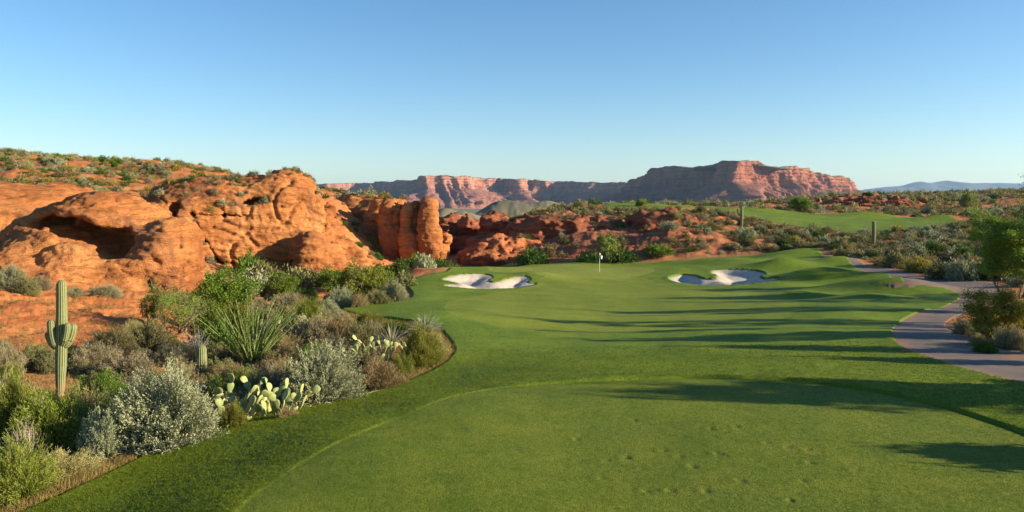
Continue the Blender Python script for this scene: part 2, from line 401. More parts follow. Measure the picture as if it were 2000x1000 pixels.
def mat_turf():
    t = NT('turf'); p = t.pos()
    blade = t.noise(t.mapping(p, (1, .55, 1)), 38, 3, .7); mid = t.noise(p, 5, 4, .6); big = t.noise(p, .22, 6, .62)
    lng = t.attr('long')
    rough = t.ramp(big, [(.28, (.040, .094, .004)), (.5, (.092, .166, .006)), (.72, (.190, .250, .009))])
    short = t.ramp(big, [(.28, (.094, .150, .006)), (.5, (.152, .208, .009)), (.72, (.225, .268, .014))])
    sx = t.n('ShaderNodeSeparateXYZ'); t.l(p, sx.inputs[0])
    short = t.mix(t.attr('teebox'), short, t.mix(1.0, short, (.60, .68, .55), 'MULTIPLY'))
    short = t.mix(t.attr('putt'), short, (.20, .24, .03)); c = t.mix(lng, short, rough)
    # mowing bands
    w = t.math('SINE', t.math('ADD', t.math('MULTIPLY', sx.outputs[0], .75), t.math('MULTIPLY', sx.outputs[1], .42)))
    band = t.math('MULTIPLY', t.math('ADD', t.math('MULTIPLY', w, 3.0), 0.0), t.math('SUBTRACT', 1.0, lng))
    bandc = t.math('ADD', .5, t.math('MULTIPLY', t.n('ShaderNodeClamp').outputs[0], 0.0))
    cl = t.n('ShaderNodeClamp'); cl.inputs['Min'].default_value = -1; cl.inputs['Max'].default_value = 1; t.l(band, cl.inputs[0])
    c = t.mix(t.math('MULTIPLY', t.math('ADD', cl.outputs[0], 1.0), .10), c, (.15, .19, .025))
    c = t.mix(t.ramp(mid, [(.35, 0.), (.75, .5)]), c, t.mix(lng, (.15, .175, .03), (.12, .18, .012)))
    c = t.mix(t.ramp(t.noise(p, .9, 5, .65), [(.42, 0.), (.7, .55)]), c, t.mix(lng, (.20, .21, .02), (.17, .20, .01)))
    c = t.mix(t.ramp(t.noise(p, 1.7, 5, .7), [(.30, .5), (.48, 0.)]), c, (.045, .085, .006))
    c = t.mix(t.ramp(blade, [(.3, .62), (.52, 0.)]), c, (.035, .075, .010))
    c = t.mix(t.ramp(blade, [(.55, 0.), (.75, .55)]), c, (.21, .27, .045))
    c = t.mix(t.attr('soil'), c, (.10, .07, .035))
    nrm = t.bump(blade, 1.0, .035, t.bump(mid, .8, .05))
    return t.finish(c, .75, nrm, .12, transl=None)
def mat_sand():
    t = NT('bunker_sand'); p = t.pos()
    wv = t.n('ShaderNodeTexWave'); wv.inputs['Scale'].default_value = 2.6; wv.inputs['Distortion'].default_value = 6; wv.inputs['Detail'].default_value = 2; t.l(p, wv.inputs['Vector'])
    n = t.math('ADD', t.noise(p, 14, 4, .6), t.math('MULTIPLY', wv.outputs['Fac'], .8)); c = t.ramp(t.noise(p, 2, 3), [(.3, (.40, .35, .29)), (.7, (.50, .445, .375))])
    return t.finish(c, .95, t.bump(n, .5, .02), .1)
def mat_path():  # worn paving
    t = NT('cart_path'); p = t.pos()
    n = t.noise(p, 60, 2, .7); b = t.noise(p, .8, 4, .6)
    c = t.ramp(b, [(.3, (.120, .090, .072)), (.7, (.175, .136, .112))]); c = t.mix(t.ramp(n, [(.35, .35), (.6, 0.)]), c, (.075, .068, .066))
    dust = t.noise(t.mapping(p, (1, 1, 1)), 2.5, 5, .7)
    c = t.mix(t.math('MULTIPLY', t.attr('rim'), t.ramp(dust, [(.30, 0.), (.55, .9)])), c, (.30, .14, .07))
    c = t.mix(t.ramp(t.noise(p, .5, 6, .7), [(.45, 0.), (.7, .5)]), c, (.23, .165, .12))
    sp = t.n('ShaderNodeSeparateXYZ'); t.l(p, sp.inputs[0])
    return t.finish(c, .8, t.bump(n, .35, .01), .3)
A_ground = dict(rock=lambda X, Y, m: np.clip(rocky(X, Y) * 1.3 + .35 * fbm(X / 5, Y / 5, 0, 3, 55), 0, 1),
    edge=lambda X, Y, m: np.maximum(sstep(2.2, .2, m['turf'] + .7 * fbm(X / 1.2, Y / 1.2, 0, 3, 6)), .75 * sstep(-.1, .45, fbm(X / 6, Y / 6, 0, 3, 66)) * (1 - np.clip(rocky(X, Y), 0, 1))),
    red=lambda X, Y, m: sstep(-.12, -.02, X / np.maximum(Y, 1)) * sstep(90, 110, Y),
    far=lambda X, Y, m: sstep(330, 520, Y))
keep_ground = (np.minimum(GM['turf'], GM['up']) > -1.2)
ground = link('ground', sheet('ground', lambda X, Y, m: ground_h(X, Y, m), keep_ground, mat_desert(), A_ground))
tag(ground, 'red desert soil and sandstone slopes around the golf hole', None, None, 'structure')
turf = link('turf', sheet('turf', turf_h, (GM['turf'] < .35) | (GM['up'] < .8), mat_turf(), dict(
    long=lambda X, Y, m: sstep(-.03, .05, np.minimum(np.minimum(m['tee'], m['fair']), m['green'])),
    teebox=lambda X, Y, m: sstep(.1, -.1, m['tee']),
    putt=lambda X, Y, m: sstep(.05, -.05, m['green']),
    soil=lambda X, Y, m: np.clip(sum(.6 * np.exp(-((X - a) / .06) ** 2 - ((Y - b) / .09) ** 2) for a, b in DV), 0, 1))))
tag(turf, 'mown green golf turf of tee, fairway and putting green', None, None, 'structure')
sand = link('bunker_sand', sheet('bunker_sand', sand_h, GM['sand'] < .25, mat_sand()))
tag(sand, 'pale sand filling the two bunkers beside the putting green', None, None, 'structure')
path = link('path', sheet('path', path_h, (GM['path'] < .3) | ((GM['turf'] < .9) & (GM['path'] < .8)), mat_path(), dict(rim=lambda X, Y, m: .7 * sstep(-.5, -.05, m['path']))))
tag(path, 'grey paved cart path winding along the right of the turf', None, None, 'structure')
print('terrain', time.time() - T0)
SURF = None
def surf_z(X, Y):
    """height of whatever surface is on top at X, Y"""
    X = np.atleast_1d(np.asarray(X, float)); Y = np.atleast_1d(np.asarray(Y, float)); m = masks(X, Y)
    return ground_h(X, Y, m), m

# ------------------------------------------------------------------ rocks: signed distance fields -> surface nets
def surface_nets(f, org, h):
    s = f < 0; nx, ny, nz = f.shape
    c = [(i, j, k) for i in (0, 1) for j in (0, 1) for k in (0, 1)]
    sl = lambda a, i, j, k: a[i:nx-1+i, j:ny-1+j, k:nz-1+k]
    cnt = sum(sl(s, *q).astype(np.int8) for q in c); act = (cnt > 0) & (cnt < 8)
    I = np.argwhere(act); vid = np.full(act.shape, -1, np.int32); vid[act] = np.arange(len(I))
    acc = np.zeros((len(I), 3)); n = np.zeros(len(I))
    for a in c:
        for ax in range(3):
            if a[ax]: continue
            b = list(a); b[ax] = 1
            fa = f[I[:,0]+a[0], I[:,1]+a[1], I[:,2]+a[2]]; fb = f[I[:,0]+b[0], I[:,1]+b[1], I[:,2]+b[2]]
            x = (fa < 0) != (fb < 0); t = np.where(x, fa / np.where(fa == fb, 1, fa - fb), 0)
            p = np.array(a, float)[None].repeat(len(I), 0); p[:, ax] += t
            acc += p * x[:, None]; n += x
    V = (I + acc / n[:, None]) * h + org
    Q = []
    for ax in range(3):
        o1, o2 = [(1, 2), (2, 0), (0, 1)][ax]
        lo = [slice(None)] * 3; hi = [slice(None)] * 3; lo[ax] = slice(0, -1); hi[ax] = slice(1, None)
        ch = s[tuple(lo)] != s[tuple(hi)]; E = np.argwhere(ch)
        E = E[(E[:, o1] > 0) & (E[:, o2] > 0) & (E[:, o1] < f.shape[o1]-1) & (E[:, o2] < f.shape[o2]-1)]
        ins = s[E[:,0], E[:,1], E[:,2]]
        def cell(d1, d2):
            q = E.copy(); q[:, o1] -= d1; q[:, o2] -= d2; return vid[q[:,0], q[:,1], q[:,2]]
        q = np.stack([cell(1,1), cell(0,1), cell(0,0), cell(1,0)], -1)
        q[~ins] = q[~ins][:, ::-1]; Q.append(q)
    Q = np.concatenate(Q); return V, Q[(Q >= 0).all(1)]
def E(px, py, Y, w, h, d, rz=0, ry=0, k=1.0, p=2.0):
    """ellipsoid by photograph position of its centre, distance, photo width and height, depth in metres"""
    return dict(c=np.array([(px-1000)/F*Y, Y, CZ-(py-HZ)*Y/F]), r=np.array([w/2*Y/F, d/2, h/2*Y/F]), rz=rad(rz), ry=rad(ry), k=k, p=p)
def ell(e, X, Y, Z):
    x, y, z = X - e['c'][0], Y - e['c'][1], Z - e['c'][2]
    c, s = math.cos(e['ry']), math.sin(e['ry']); x, z = c*x + s*z, -s*x + c*z
    c, s = math.cos(e['rz']), math.sin(e['rz']); x, y = c*x + s*y, -s*x + c*y
    r = e['r']; p = e['p']
    q = (np.abs(x/r[0])**p + np.abs(y/r[1])**p + np.abs(z/r[2])**p) ** (1/p)
    return (q - 1) * min(r) * .9
def rock_sdf(add, sub, seed, amp, sc, strata=1.0, crack=1.0, dip=(.12, .1)):
    def fn(X, Y, Z):
        wx = 1.2 * amp * noise3(X/sc/1.2, Y/sc/1.2, Z/sc/1.2, seed+3); wz = 1.2 * amp * noise3(X/sc/1.2, Y/sc/1.2, Z/sc/1.2, seed+5)
        Xw, Zw = X + wx, Z + wz
        d = None
        for e in add:
            q = ell(e, Xw, Y, Zw)
            if d is None: d = q
            else:
                k = e['k']; h = np.clip(.5 + .5*(d - q)/k, 0, 1); d = d*(1-h) + q*h - k*h*(1-h)
        for e in sub:
            q = -ell(e, X, Y, Z); k = e['k']; h = np.clip(.5 - .5*(d - q)/k, 0, 1); d = d*(1-h) + q*h + k*h*(1-h)
        zt = Z + dip[0]*X + dip[1]*Y + 1.3*noise3(X/sc/2, Y/sc/2, Z/sc/2, seed+9)
        d = d + amp*.6*fbm(X/sc, Y/sc, Z/sc, 4, seed, .5)
        d = d + strata*amp*.38*fbm(X/sc/3, Y/sc/3, zt*1.1/math.sqrt(sc), 3, seed+21, .6)
        d = d + crack*amp*.5*np.maximum(0, fbm(X/sc*.7, Y/sc*.7, Z/sc*.35, 2, seed+40, .4, True) - 1.12)*3
        return d
    return fn
def rock_mesh(name, fn, box, h, mat, seed, fine=.08, pits=.2, fsc=1.0, dip=(.12, .1)):
    (x0, x1), (y0, y1), (z0, z1) = box
    xs, ys, zs = [np.arange(a, b + h, h) for a, b in ((x0, x1), (y0, y1), (z0, z1))]
    # coarse prepass so only cells near the surface get the full noise
    f = np.empty((len(xs), len(ys), len(zs)), np.float32)
    for i in range(0, len(xs), 24):
        X, Y, Z = np.meshgrid(xs[i:i+24], ys, zs, indexing='ij'); f[i:i+24] = fn(X, Y, Z)
    V, Q = surface_nets(f, np.array([x0, y0, z0]), h)
    n = np.zeros_like(V); a, b, c, d = [V[Q[:, i]] for i in range(4)]
    fnn = np.cross(c - a, d - b)
    for i in range(4): 
        for ax in range(3): n[:, ax] += np.bincount(Q[:, i], fnn[:, ax], len(V))
    n /= np.linalg.norm(n, axis=1, keepdims=True) + 1e-9
    x, y, z = V.T
    zt = z + dip[0]*x + dip[1]*y + .8*noise3(x/6, y/6, z/6, seed)
    disp = fine * (.9*fbm(x/.5/fsc, y/.5/fsc, z/.5/fsc, 3, seed+1, .7) + 1.0 * fbm(x/5, y/5, zt*2.2/fsc, 3, seed+2, .65))
    cr = 1 - np.abs(noise3(x/2.4/fsc, y/2.4/fsc, z/4.5/fsc, seed+31))*9; disp = disp - fine*2.6*np.clip(cr, 0, 1)*sstep(-.05, .2, noise3(x/6, y/6, z/6, seed+32))
    cr = 1 - np.abs(noise3(x/5/fsc, y/5/fsc, zt/1.3/fsc, seed+33))*10; disp = disp - fine*1.8*np.clip(cr, 0, 1)*sstep(-.1, .2, noise3(x/6, y/6, z/6, seed+34))
    pt = noise3(x/.8/fsc, y/.8/fsc, z/.55/fsc, seed+7); reg = sstep(.0, .3, noise3(x/5/fsc, y/5/fsc, z/4/fsc, seed+8))
    disp = disp - pits * sstep(.28, .5, pt) * reg
    bed = zt * .9/fsc + .5*noise3(x/4, y/4, z/4, seed+41); fr = bed - np.floor(bed)
    disp = disp + fine * 1.5 * (sstep(0, .12, fr) - fr) * sstep(-.25, .15, noise3(x/7, y/7, z/3, seed+42))
    V = V + n * disp[:, None]
    return mesh_np(name, V, Q, mat, True)
def mat_rock(name='sandstone', c0=(.28,.100,.034), c1=(.43,.168,.054), c2=(.56,.250,.088), sc=1.0, varn=.6):
    t = NT(name); p = t.pos()
    big = t.noise(p, .16/sc, 5, .6); warp = t.noise(p, .35/sc, 3)
    mp = t.mapping(p, (.18, .18, 1.5), (.14, .1, 0))
    va = t.n('ShaderNodeVectorMath', operation='ADD'); vs = t.n('ShaderNodeVectorMath', operation='SCALE'); vs.inputs[3].default_value = 2.2
    cx = t.n('ShaderNodeCombineXYZ'); t.l(warp, cx.inputs[2]); t.l(cx.outputs[0], vs.inputs[0]); t.l(mp, va.inputs[0]); t.l(vs.outputs[0], va.inputs[1])
    lay = t.noise(va.outputs[0], 1.6/sc, 6, .7); lay2 = t.noise(va.outputs[0], 6/sc, 3, .6)
    gr = t.noise(p, 9/sc, 5, .7)
    c = t.ramp(big, [(.32, c0), (.5, c1), (.68, c2)])
    c = t.mix(t.ramp(lay2, [(.30, .6), (.42, 0.)]), c, tuple(v*.45 for v in c0))
    c = t.mix(t.ramp(lay, [(.36, .65), (.52, 0.)]), c, tuple(v*.62 for v in c0))
    c = t.mix(t.ramp(lay, [(.55, 0.), (.72, .6)]), c, tuple(min(1, v*1.15) for v in c2))
    v = t.noise(t.mapping(p, (.5, .5, .10)), .55/sc, 5, .6)
    c = t.mix(t.ramp(v, [(.56, 0.), (.68, varn)]), c, (.12, .062, .042))
    c = t.mix(t.ramp(gr, [(.3, .35), (.5, 0.)]), c, tuple(v*.5 for v in c0))
    h = t.math('ADD', t.math('MULTIPLY', lay, 1.6), t.math('ADD', t.math('MULTIPLY', gr, .7), t.math('MULTIPLY', lay2, .5)))
    return t.finish(c, .92, t.bump(h, 1.0, .22*sc), .12)
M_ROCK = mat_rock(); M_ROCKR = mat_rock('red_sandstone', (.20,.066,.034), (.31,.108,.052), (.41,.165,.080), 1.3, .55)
GCAT = 'rock'
def rock(name, label, add, sub, box, h, seed, amp, sc, mat=None, **kw):
    dip = kw.pop('dip', (.12, .1))
    fn = rock_sdf(add, sub, seed, amp, sc, kw.pop('strata', 1.), kw.pop('crack', 1.), dip)
    me = rock_mesh(name, fn, box, h, mat or M_ROCK, seed, kw.get('fine', .08), kw.get('pits', .2), kw.get('fsc', 1.), dip)
    o = link(name, me); tag(o, label, 'rock'); return o
def bx(p0, p1, Y0, Y1, q0, q1, Yr):
    """box: px range at distance Yr, Y range, py range at Yr"""
    return ((p0-1000)/F*Yr, (p1-1000)/F*Yr), (Y0, Y1), (CZ-(q1-HZ)*Yr/F, CZ-(q0-HZ)*Yr/F)

rock('sandstone_dome', 'smooth orange sandstone dome with a shaded arched cave, behind the tall armed saguaro',
     [E(198,545,58.5,365,305,18,10,-3,1,2.15), E(130,570,55,330,190,13,6,-12,1,2.2), E(298,540,55.5,140,250,9,14,-32,1,2.3), E(60,540,60,170,130,9,0,10,1.5), E(228,440,57,150,110,8,0,-16,1), E(110,625,50,420,120,14,0,-12,2)],
     [E(166,448,53.4,128,52,7.5,0,-16,.4), E(222,478,52.6,78,70,7,0,-30,.5), E(108,432,54.5,70,22,5,0,14,.3), E(300,512,51.2,26,16,2.0,0,-30,.3), E(278,548,50.3,8,40,2.6,0,-30,.1), E(340,545,51.5,5,50,3,0,-30,.1)],
     bx(-20, 430, 46.5, 70, 365, 640, 56), .12, 11, .30, 3.0, fine=.10, pits=.14, crack=1.0)
print('rockA', time.time() - T0)
rock('sandstone_slab', 'broad pale orange sandstone slab at the far left, behind the arched dome',
     [E(20,470,72,330,210,16,0,8,1.5,2.2), E(-140,460,70,300,240,18,0,0,2), E(110,430,78,220,110,12,0,10,2)], [],
     bx(-300, 190, 60, 88, 340, 560, 72), .22, 23, .42, 3.4, fine=.09, pits=.12)
rock('sandstone_cliff', 'massive pitted orange sandstone cliff with dark varnish streaks, right of the arched dome',
     [E(440,470,83,300,235,15,24,-2,1.5,3), E(345,478,78,100,190,9,24,10,1.2,2.6), E(540,440,85,160,182,13,24,-2,1.2,2.8), E(573,392,84,76,96,8,0,4,1.8,2.3), E(598,525,78.5,85,145,6.5,14,-18,1.0,2.3), E(330,440,86,120,130,12,0,0,1.5), E(470,565,79,300,80,13,0,0,1.5)],
     [E(562,500,75.5,7,110,5,0,14,.1), E(505,392,78.8,40,14,3,0,8,.2), E(400,470,75.0,4,90,3,0,24,.1), E(322,440,74,20,110,4,0,-14,.3), E(470,520,75.5,80,5,3,0,-10,.1), E(430,420,76,50,6,3,0,-6,.1)],
     bx(280, 655, 69, 95, 330, 590, 80), .15, 37, .30, 5.0, fine=.13, pits=.16, crack=.5)
print('rockB', time.time() - T0)
rock('rock_spur', 'rubbly orange rock spur sloping down behind the pitted cliff',
     [E(617,462,98,80,120,9,0,-30,1), E(652,494,100,100,66,8,0,-38,1), E(692,508,101,90,36,8,0,-25,1), E(620,520,93,110,80,8,0,0,1), E(592,432,102,70,90,9,0,-10,1)], [],
     bx(560, 760, 87, 110, 385, 560, 99), .24, 51, .7, 2.0, fine=.16, pits=.3)
rock('shaded_cliff', 'broad sandstone cliff in half shade beneath a scrubby top, left of the rounded stone fingers',
     [E(690,450,156,250,128,14,-38,3,1.5,4), E(640,455,166,170,130,20,-20,0,2,3), E(752,450,141,54,120,9,-20,-4,1,2.8), E(660,505,146,150,40,10,-30,-4,1), E(620,400,168,130,60,25,0,-5,2)], [E(738,505,136,14,30,5,0,0,.3), E(690,470,142,100,5,6,0,4,.2), E(655,440,146,60,16,6,0,6,.4)],
     bx(545, 800, 128, 182, 370, 545, 150), .42, 61, .65, 4, strata=1.6, fine=.18, pits=.25, fsc=1.6)
FG = 'rounded stone fingers of the middle cliff'
for i, (lab, ad) in enumerate([
    ('lit stone finger with a wide foot, first from the left of the finger group', [E(757,425,134,36,72,5,0,-8,.8,2.8), E(768,470,133,52,80,5,0,-8,1,2.4)]),
    ('thin stone finger ending halfway down, second from the left of the group', [E(776,434,133.5,20,84,4.5,0,-10,.5,2.6)]),
    ('broad rounded stone finger in the middle of the finger group', [E(796,440,132,32,90,5,0,-5,.8,2.8), E(802,480,131,44,64,5,0,-4,.8,2.4)]),
    ('narrow stone finger wedged between the two broad fingers', [E(812,428,133,20,78,4.5,0,-4,.6,2.8)]),
    ('tallest and widest stone finger, rightmost of the finger group', [E(835,435,131,38,94,6,0,-3,1,3), E(843,480,131,48,80,6,0,-4,1,2.6)]),
    ]):
    c = ad[0]; X0 = c['c'][0]; rr = 4.6
    tag(rock('rock_finger', lab, ad + [E(c['c'][0]*F/c['c'][1]+1000+8, 512, c['c'][1], 48, 40, 5, 0, 0, 1)]*(i != 1), [], ((X0-rr, X0+rr+1), (c['c'][1]-5, c['c'][1]+5), (-7, 6.8)), .2, 70+i, .2, 2.4, fine=.10, pits=.15, strata=1.6), group=FG)
rock('rock_toe', 'low ribbed orange rock toe at the right foot of the stone fingers',
     [E(866,480,132,26,50,5,0,-20,.6), E(856,495,131,40,40,5,0,-10,.6)], [], bx(835, 900, 127, 137, 440, 520, 131), .22, 81, .5, 1.5)
# canyon mouth and the middle ground
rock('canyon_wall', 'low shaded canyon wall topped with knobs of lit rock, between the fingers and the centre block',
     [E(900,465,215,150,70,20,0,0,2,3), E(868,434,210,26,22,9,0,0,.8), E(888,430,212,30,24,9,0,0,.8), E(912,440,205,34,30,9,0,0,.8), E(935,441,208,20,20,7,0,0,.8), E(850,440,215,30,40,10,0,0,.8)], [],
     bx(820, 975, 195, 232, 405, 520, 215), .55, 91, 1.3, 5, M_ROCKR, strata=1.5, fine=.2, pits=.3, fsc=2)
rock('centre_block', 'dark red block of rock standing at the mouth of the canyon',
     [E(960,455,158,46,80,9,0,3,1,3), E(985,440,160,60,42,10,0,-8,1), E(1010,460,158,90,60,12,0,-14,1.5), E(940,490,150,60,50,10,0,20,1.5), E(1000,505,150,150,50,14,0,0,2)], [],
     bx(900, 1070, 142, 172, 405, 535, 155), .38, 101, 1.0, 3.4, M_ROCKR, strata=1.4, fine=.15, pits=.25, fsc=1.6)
rock('sunlit_ledge', 'sunlit orange rock ledge on the slope between the canyon mouth and the flag',
     [E(985,480,136,70,32,7,0,-8,1), E(1030,482,136,90,22,7,0,-8,1), E(945,505,133,110,52,9,0,18,1.5), E(1010,515,132,160,44,9,0,0,1.5)], [],
     bx(870, 1100, 126, 144, 455, 545, 135), .26, 111, .7, 2.2, mat_rock('ledge_sandstone', (.27,.085,.038), (.40,.135,.055), (.50,.19,.075)), fine=.15, pits=.25)
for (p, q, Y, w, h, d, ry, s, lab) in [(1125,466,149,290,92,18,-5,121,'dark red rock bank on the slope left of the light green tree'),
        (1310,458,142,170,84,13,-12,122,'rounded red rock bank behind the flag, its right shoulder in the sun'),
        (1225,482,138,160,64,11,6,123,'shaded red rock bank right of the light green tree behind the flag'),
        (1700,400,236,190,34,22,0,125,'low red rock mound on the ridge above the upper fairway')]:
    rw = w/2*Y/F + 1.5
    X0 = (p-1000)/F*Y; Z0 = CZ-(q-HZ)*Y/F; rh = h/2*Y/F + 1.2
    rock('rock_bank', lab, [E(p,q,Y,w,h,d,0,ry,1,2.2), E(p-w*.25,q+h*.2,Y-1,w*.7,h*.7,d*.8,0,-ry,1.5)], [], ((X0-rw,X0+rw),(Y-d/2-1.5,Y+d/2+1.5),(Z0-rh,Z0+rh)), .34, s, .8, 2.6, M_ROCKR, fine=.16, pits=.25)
print('rocks', time.time() - T0)

# ------------------------------------------------------------------ far mesas
def mat_mesa(name, c0, c1, c2, talus, z_t, z_c):
    t = NT(name); p = t.pos(); s = t.n('ShaderNodeSeparateXYZ'); t.l(p, s.inputs[0])
    st = t.noise(t.mapping(p, (.001, .001, .09)), 1, 6, .7, .4); v = t.noise(t.mapping(p, (.03, .03, .006)), 1, 6, .6); g = t.noise(p, .03, 5, .65)
    c = t.ramp(v, [(.3, c0), (.5, c1), (.7, c2)])
    c = t.mix(t.ramp(st, [(.38, .55), (.5, 0.)]), c, tuple(x*.6 for x in c0))
    tal = t.ramp(g, [(.35, tuple(x*.8 for x in talus)), (.65, tuple(x*1.25 for x in talus))])
    c = t.mix(t.attr('talus'), c, tal)
    c = t.mix(t.attr('cap'), c, (.13, .12, .07))
    return t.finish(c, .95, t.bump(t.math('ADD', g, v), .9, 9.0), .05)
def mesa(name, pts, base, cliff_frac, seed, mat, label, talus_run=1.5, amp=16, step=5.0, inward=200):
    """pts: (px, Y, top py); walked left to right, outward is to the walker's right (towards the camera)"""
    R = np.array([[(p-1000)/F*y, y, CZ-(q-HZ)*y/F] for p, y, q in pts])
    seg = np.linalg.norm(np.diff(R[:, :2], axis=0), axis=1); s = np.concatenate([[0], np.cumsum(seg)])
    S = np.arange(0, s[-1], step); P = np.stack([np.interp(S, s, R[:, i]) for i in range(3)], -1)
    k = max(3, int(60 / step)); ker = np.hanning(k + 2)[1:-1]; ker /= ker.sum()
    for i in range(2): P[:, i] = np.convolve(np.pad(P[:, i], k, 'edge'), ker, 'same')[k:-k]
    D = np.gradient(P[:, :2], axis=0); D /= np.linalg.norm(D, axis=1, keepdims=True); N = np.stack([D[:, 1], -D[:, 0]], -1)
    k2 = int(240 / step); N = np.stack([np.convolve(np.pad(N[:, i], k2, 'edge'), np.hanning(k2+2)[1:-1], 'same')[k2:-k2] for i in (0, 1)], -1); N /= np.linalg.norm(N, axis=1, keepdims=True)
    P[:, 2] += 5 * fbm(S/90, 0, 0, 4, seed, .6) + 2.2*np.sign(noise3(S/30, 0, .5, seed+2))*sstep(.1,.2,np.abs(noise3(S/30,0,.5,seed+2)))
    H = P[:, 2] - base
    T = np.concatenate([np.linspace(-.08, 1, 90), 1 + np.linspace(0, 1, 10)[1:]])
    cf = np.clip(cliff_frac + .12*fbm(S/150, 1, 0, 3, seed+4), .15, .8)
    V = []; at = []; ac = []
    for t in T:
        tt = min(t, 1); tc = 1 - cf
        ta = np.clip(tt / tc, -.2, 1); cl = np.clip((tt - tc) / cf, 0, 1)
        off = (1 - ta) ** 1.15 * 1.0 if False else np.where(ta < 1, (1 - ta), 0) * tc * H * talus_run
        z = base + H * tt
        ledge = .10 * H * cf * (1 - cl) + 6 * sstep(.5, .45, cl) * (cl < 1)
        x, y = P[:, 0], P[:, 1]
        fl = amp * (fbm(S/75, z/260, 0, 4, seed+7, .55, True) - .3) * (.35 + .65 * (1 - cl)) * np.where(tt < 1, 1, .35)
        gul = amp * 1.5 * (fbm(S/60 , ta*.7, 3, 4, seed+9, .55, True) - .4) * np.sin(np.clip(ta, 0, 1) * np.pi) ** .7 
        but = amp * 3.2 * fbm(S/330, 0, 4, 3, seed+13) 
        stz = (z + 6*fbm(S/200, 0, 7, 2, seed+19)) / (13 + 0*z); o = off + ledge + 7 * (1 - sstep(0, .25, stz - np.floor(stz)) - .5) * (cl > 0) * (tt < 1) + but + fl * (cl > 0) + np.where(cl > 0, 0, gul + fl * ta) + 3 * fbm(S/14, z/10, 0, 3, seed+15)
        if t > 1:
            o = o * (2 - t) - (t - 1) * inward; z = P[:, 2] + 2 - (t - 1) * 25
        V.append(np.stack([x + N[:, 0] * o, y + N[:, 1] * o, z], -1))
        at.append(1 - np.clip(cl * 12 + .25*fbm(S/30, ta*4, 0, 3, seed+3), 0, 1) if t <= 1 else 0 * S); ac.append(np.full(len(S), 1. if t > 1.0 else (0.6 if t > .985 else 0.)))
    V = np.array(V); nt, ns, _ = V.shape; idx = np.arange(nt*ns).reshape(nt, ns)
    Q = np.stack([idx[:-1,:-1], idx[:-1,1:], idx[1:,1:], idx[1:,:-1]], -1).reshape(-1, 4)
    me = mesh_np(name, V.reshape(-1, 3), Q, mat, True, attrs=dict(talus=np.array(at).ravel(), cap=np.array(ac).ravel()))
    o = link(name, me); tag(o, label, None, None, 'structure'); return o
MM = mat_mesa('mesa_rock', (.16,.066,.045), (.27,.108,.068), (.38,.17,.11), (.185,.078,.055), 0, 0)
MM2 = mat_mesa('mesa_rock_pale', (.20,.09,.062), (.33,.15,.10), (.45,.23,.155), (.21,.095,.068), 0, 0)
mesa('mesa', [(1234,3300,352),(1243,3180,346),(1258,3050,331),(1300,2950,326),(1345,2850,325),(1400,2700,321),(1425,2560,316),(1438,2480,313),(1452,2520,315),(1475,2600,315),(1492,2650,321),(1530,2700,326),(1560,2780,327),(1590,2830,329),(1615,2900,337),(1636,2960,343),(1640,3200,349)],
     -22, .45, 5, MM, 'large red mesa rising right of centre on the skyline', 1.35, 24)
mesa('mesa', [(1624,3420,358),(1636,3300,353),(1648,3260,352),(1662,3290,352),(1668,3400,356),(1671,3700,372)],
     -22, .5, 15, MM, 'small red butte standing off the right end of the large mesa', 1.0, 9, 5.0, 35)
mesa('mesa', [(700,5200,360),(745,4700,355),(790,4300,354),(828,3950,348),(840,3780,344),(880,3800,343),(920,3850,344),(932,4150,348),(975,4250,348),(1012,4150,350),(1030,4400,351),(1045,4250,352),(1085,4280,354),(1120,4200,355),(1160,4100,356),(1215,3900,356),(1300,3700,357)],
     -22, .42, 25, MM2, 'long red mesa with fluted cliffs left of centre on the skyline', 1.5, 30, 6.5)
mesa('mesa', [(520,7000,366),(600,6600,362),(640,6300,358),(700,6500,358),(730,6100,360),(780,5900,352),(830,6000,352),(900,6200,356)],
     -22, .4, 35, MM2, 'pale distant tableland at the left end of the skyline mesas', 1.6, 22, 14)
def mountains():
    sk = [(1400,392),(1560,388),(1660,376),(1690,370),(1720,366),(1760,363),(1785,356),(1800,354),(1815,358),(1830,355),(1850,352),(1870,355),(1900,358),(1940,357),(1980,358),(2050,359),(2200,360),(2500,372),(2800,385)]
    px = np.arange(1400, 2800, 3.0); top = np.interp(px, *zip(*sk)); ker = np.hanning(9)[1:-1]; ker /= ker.sum()
    top = np.convolve(np.pad(top, 3, 'edge'), ker, 'valid') + .7*fbm(px/25, 0, 0, 3, 3)
    Y0 = 13000; V = []
    H = (HZ - top) * Y0 / F + CZ
    for j, t in enumerate(np.linspace(-1, 1, 41)):
        y = Y0 + t * 1500; prof = (1 - abs(t)) ** .9
        x = (px - 1000) / F * Y0
        n = fbm(x/900, y/900, 0, 5, 9, .5, True) - .6
        z = -24 + (H + 24) * prof + 60 * n * (4 * prof * (1 - prof))
        V.append(np.stack([x, np.full(len(px), y), z], -1))
    V = np.array(V); a, b, _ = V.shape; idx = np.arange(a*b).reshape(a, b)
    Q = np.stack([idx[:-1,:-1], idx[:-1,1:], idx[1:,1:], idx[1:,:-1]], -1).reshape(-1, 4)
    t = NT('mountain_rock'); c = t.ramp(t.noise(t.pos(), .002, 5), [(.3, (.05,.055,.06)), (.7, (.09,.09,.09))])
    o = link('mountains', mesh_np('mountains', V.reshape(-1,3), Q, t.finish(c, .95)))
    tag(o, 'pale blue mountain range on the horizon at the far right', None, None, 'structure')
mountains()
print('mesas', time.time() - T0)

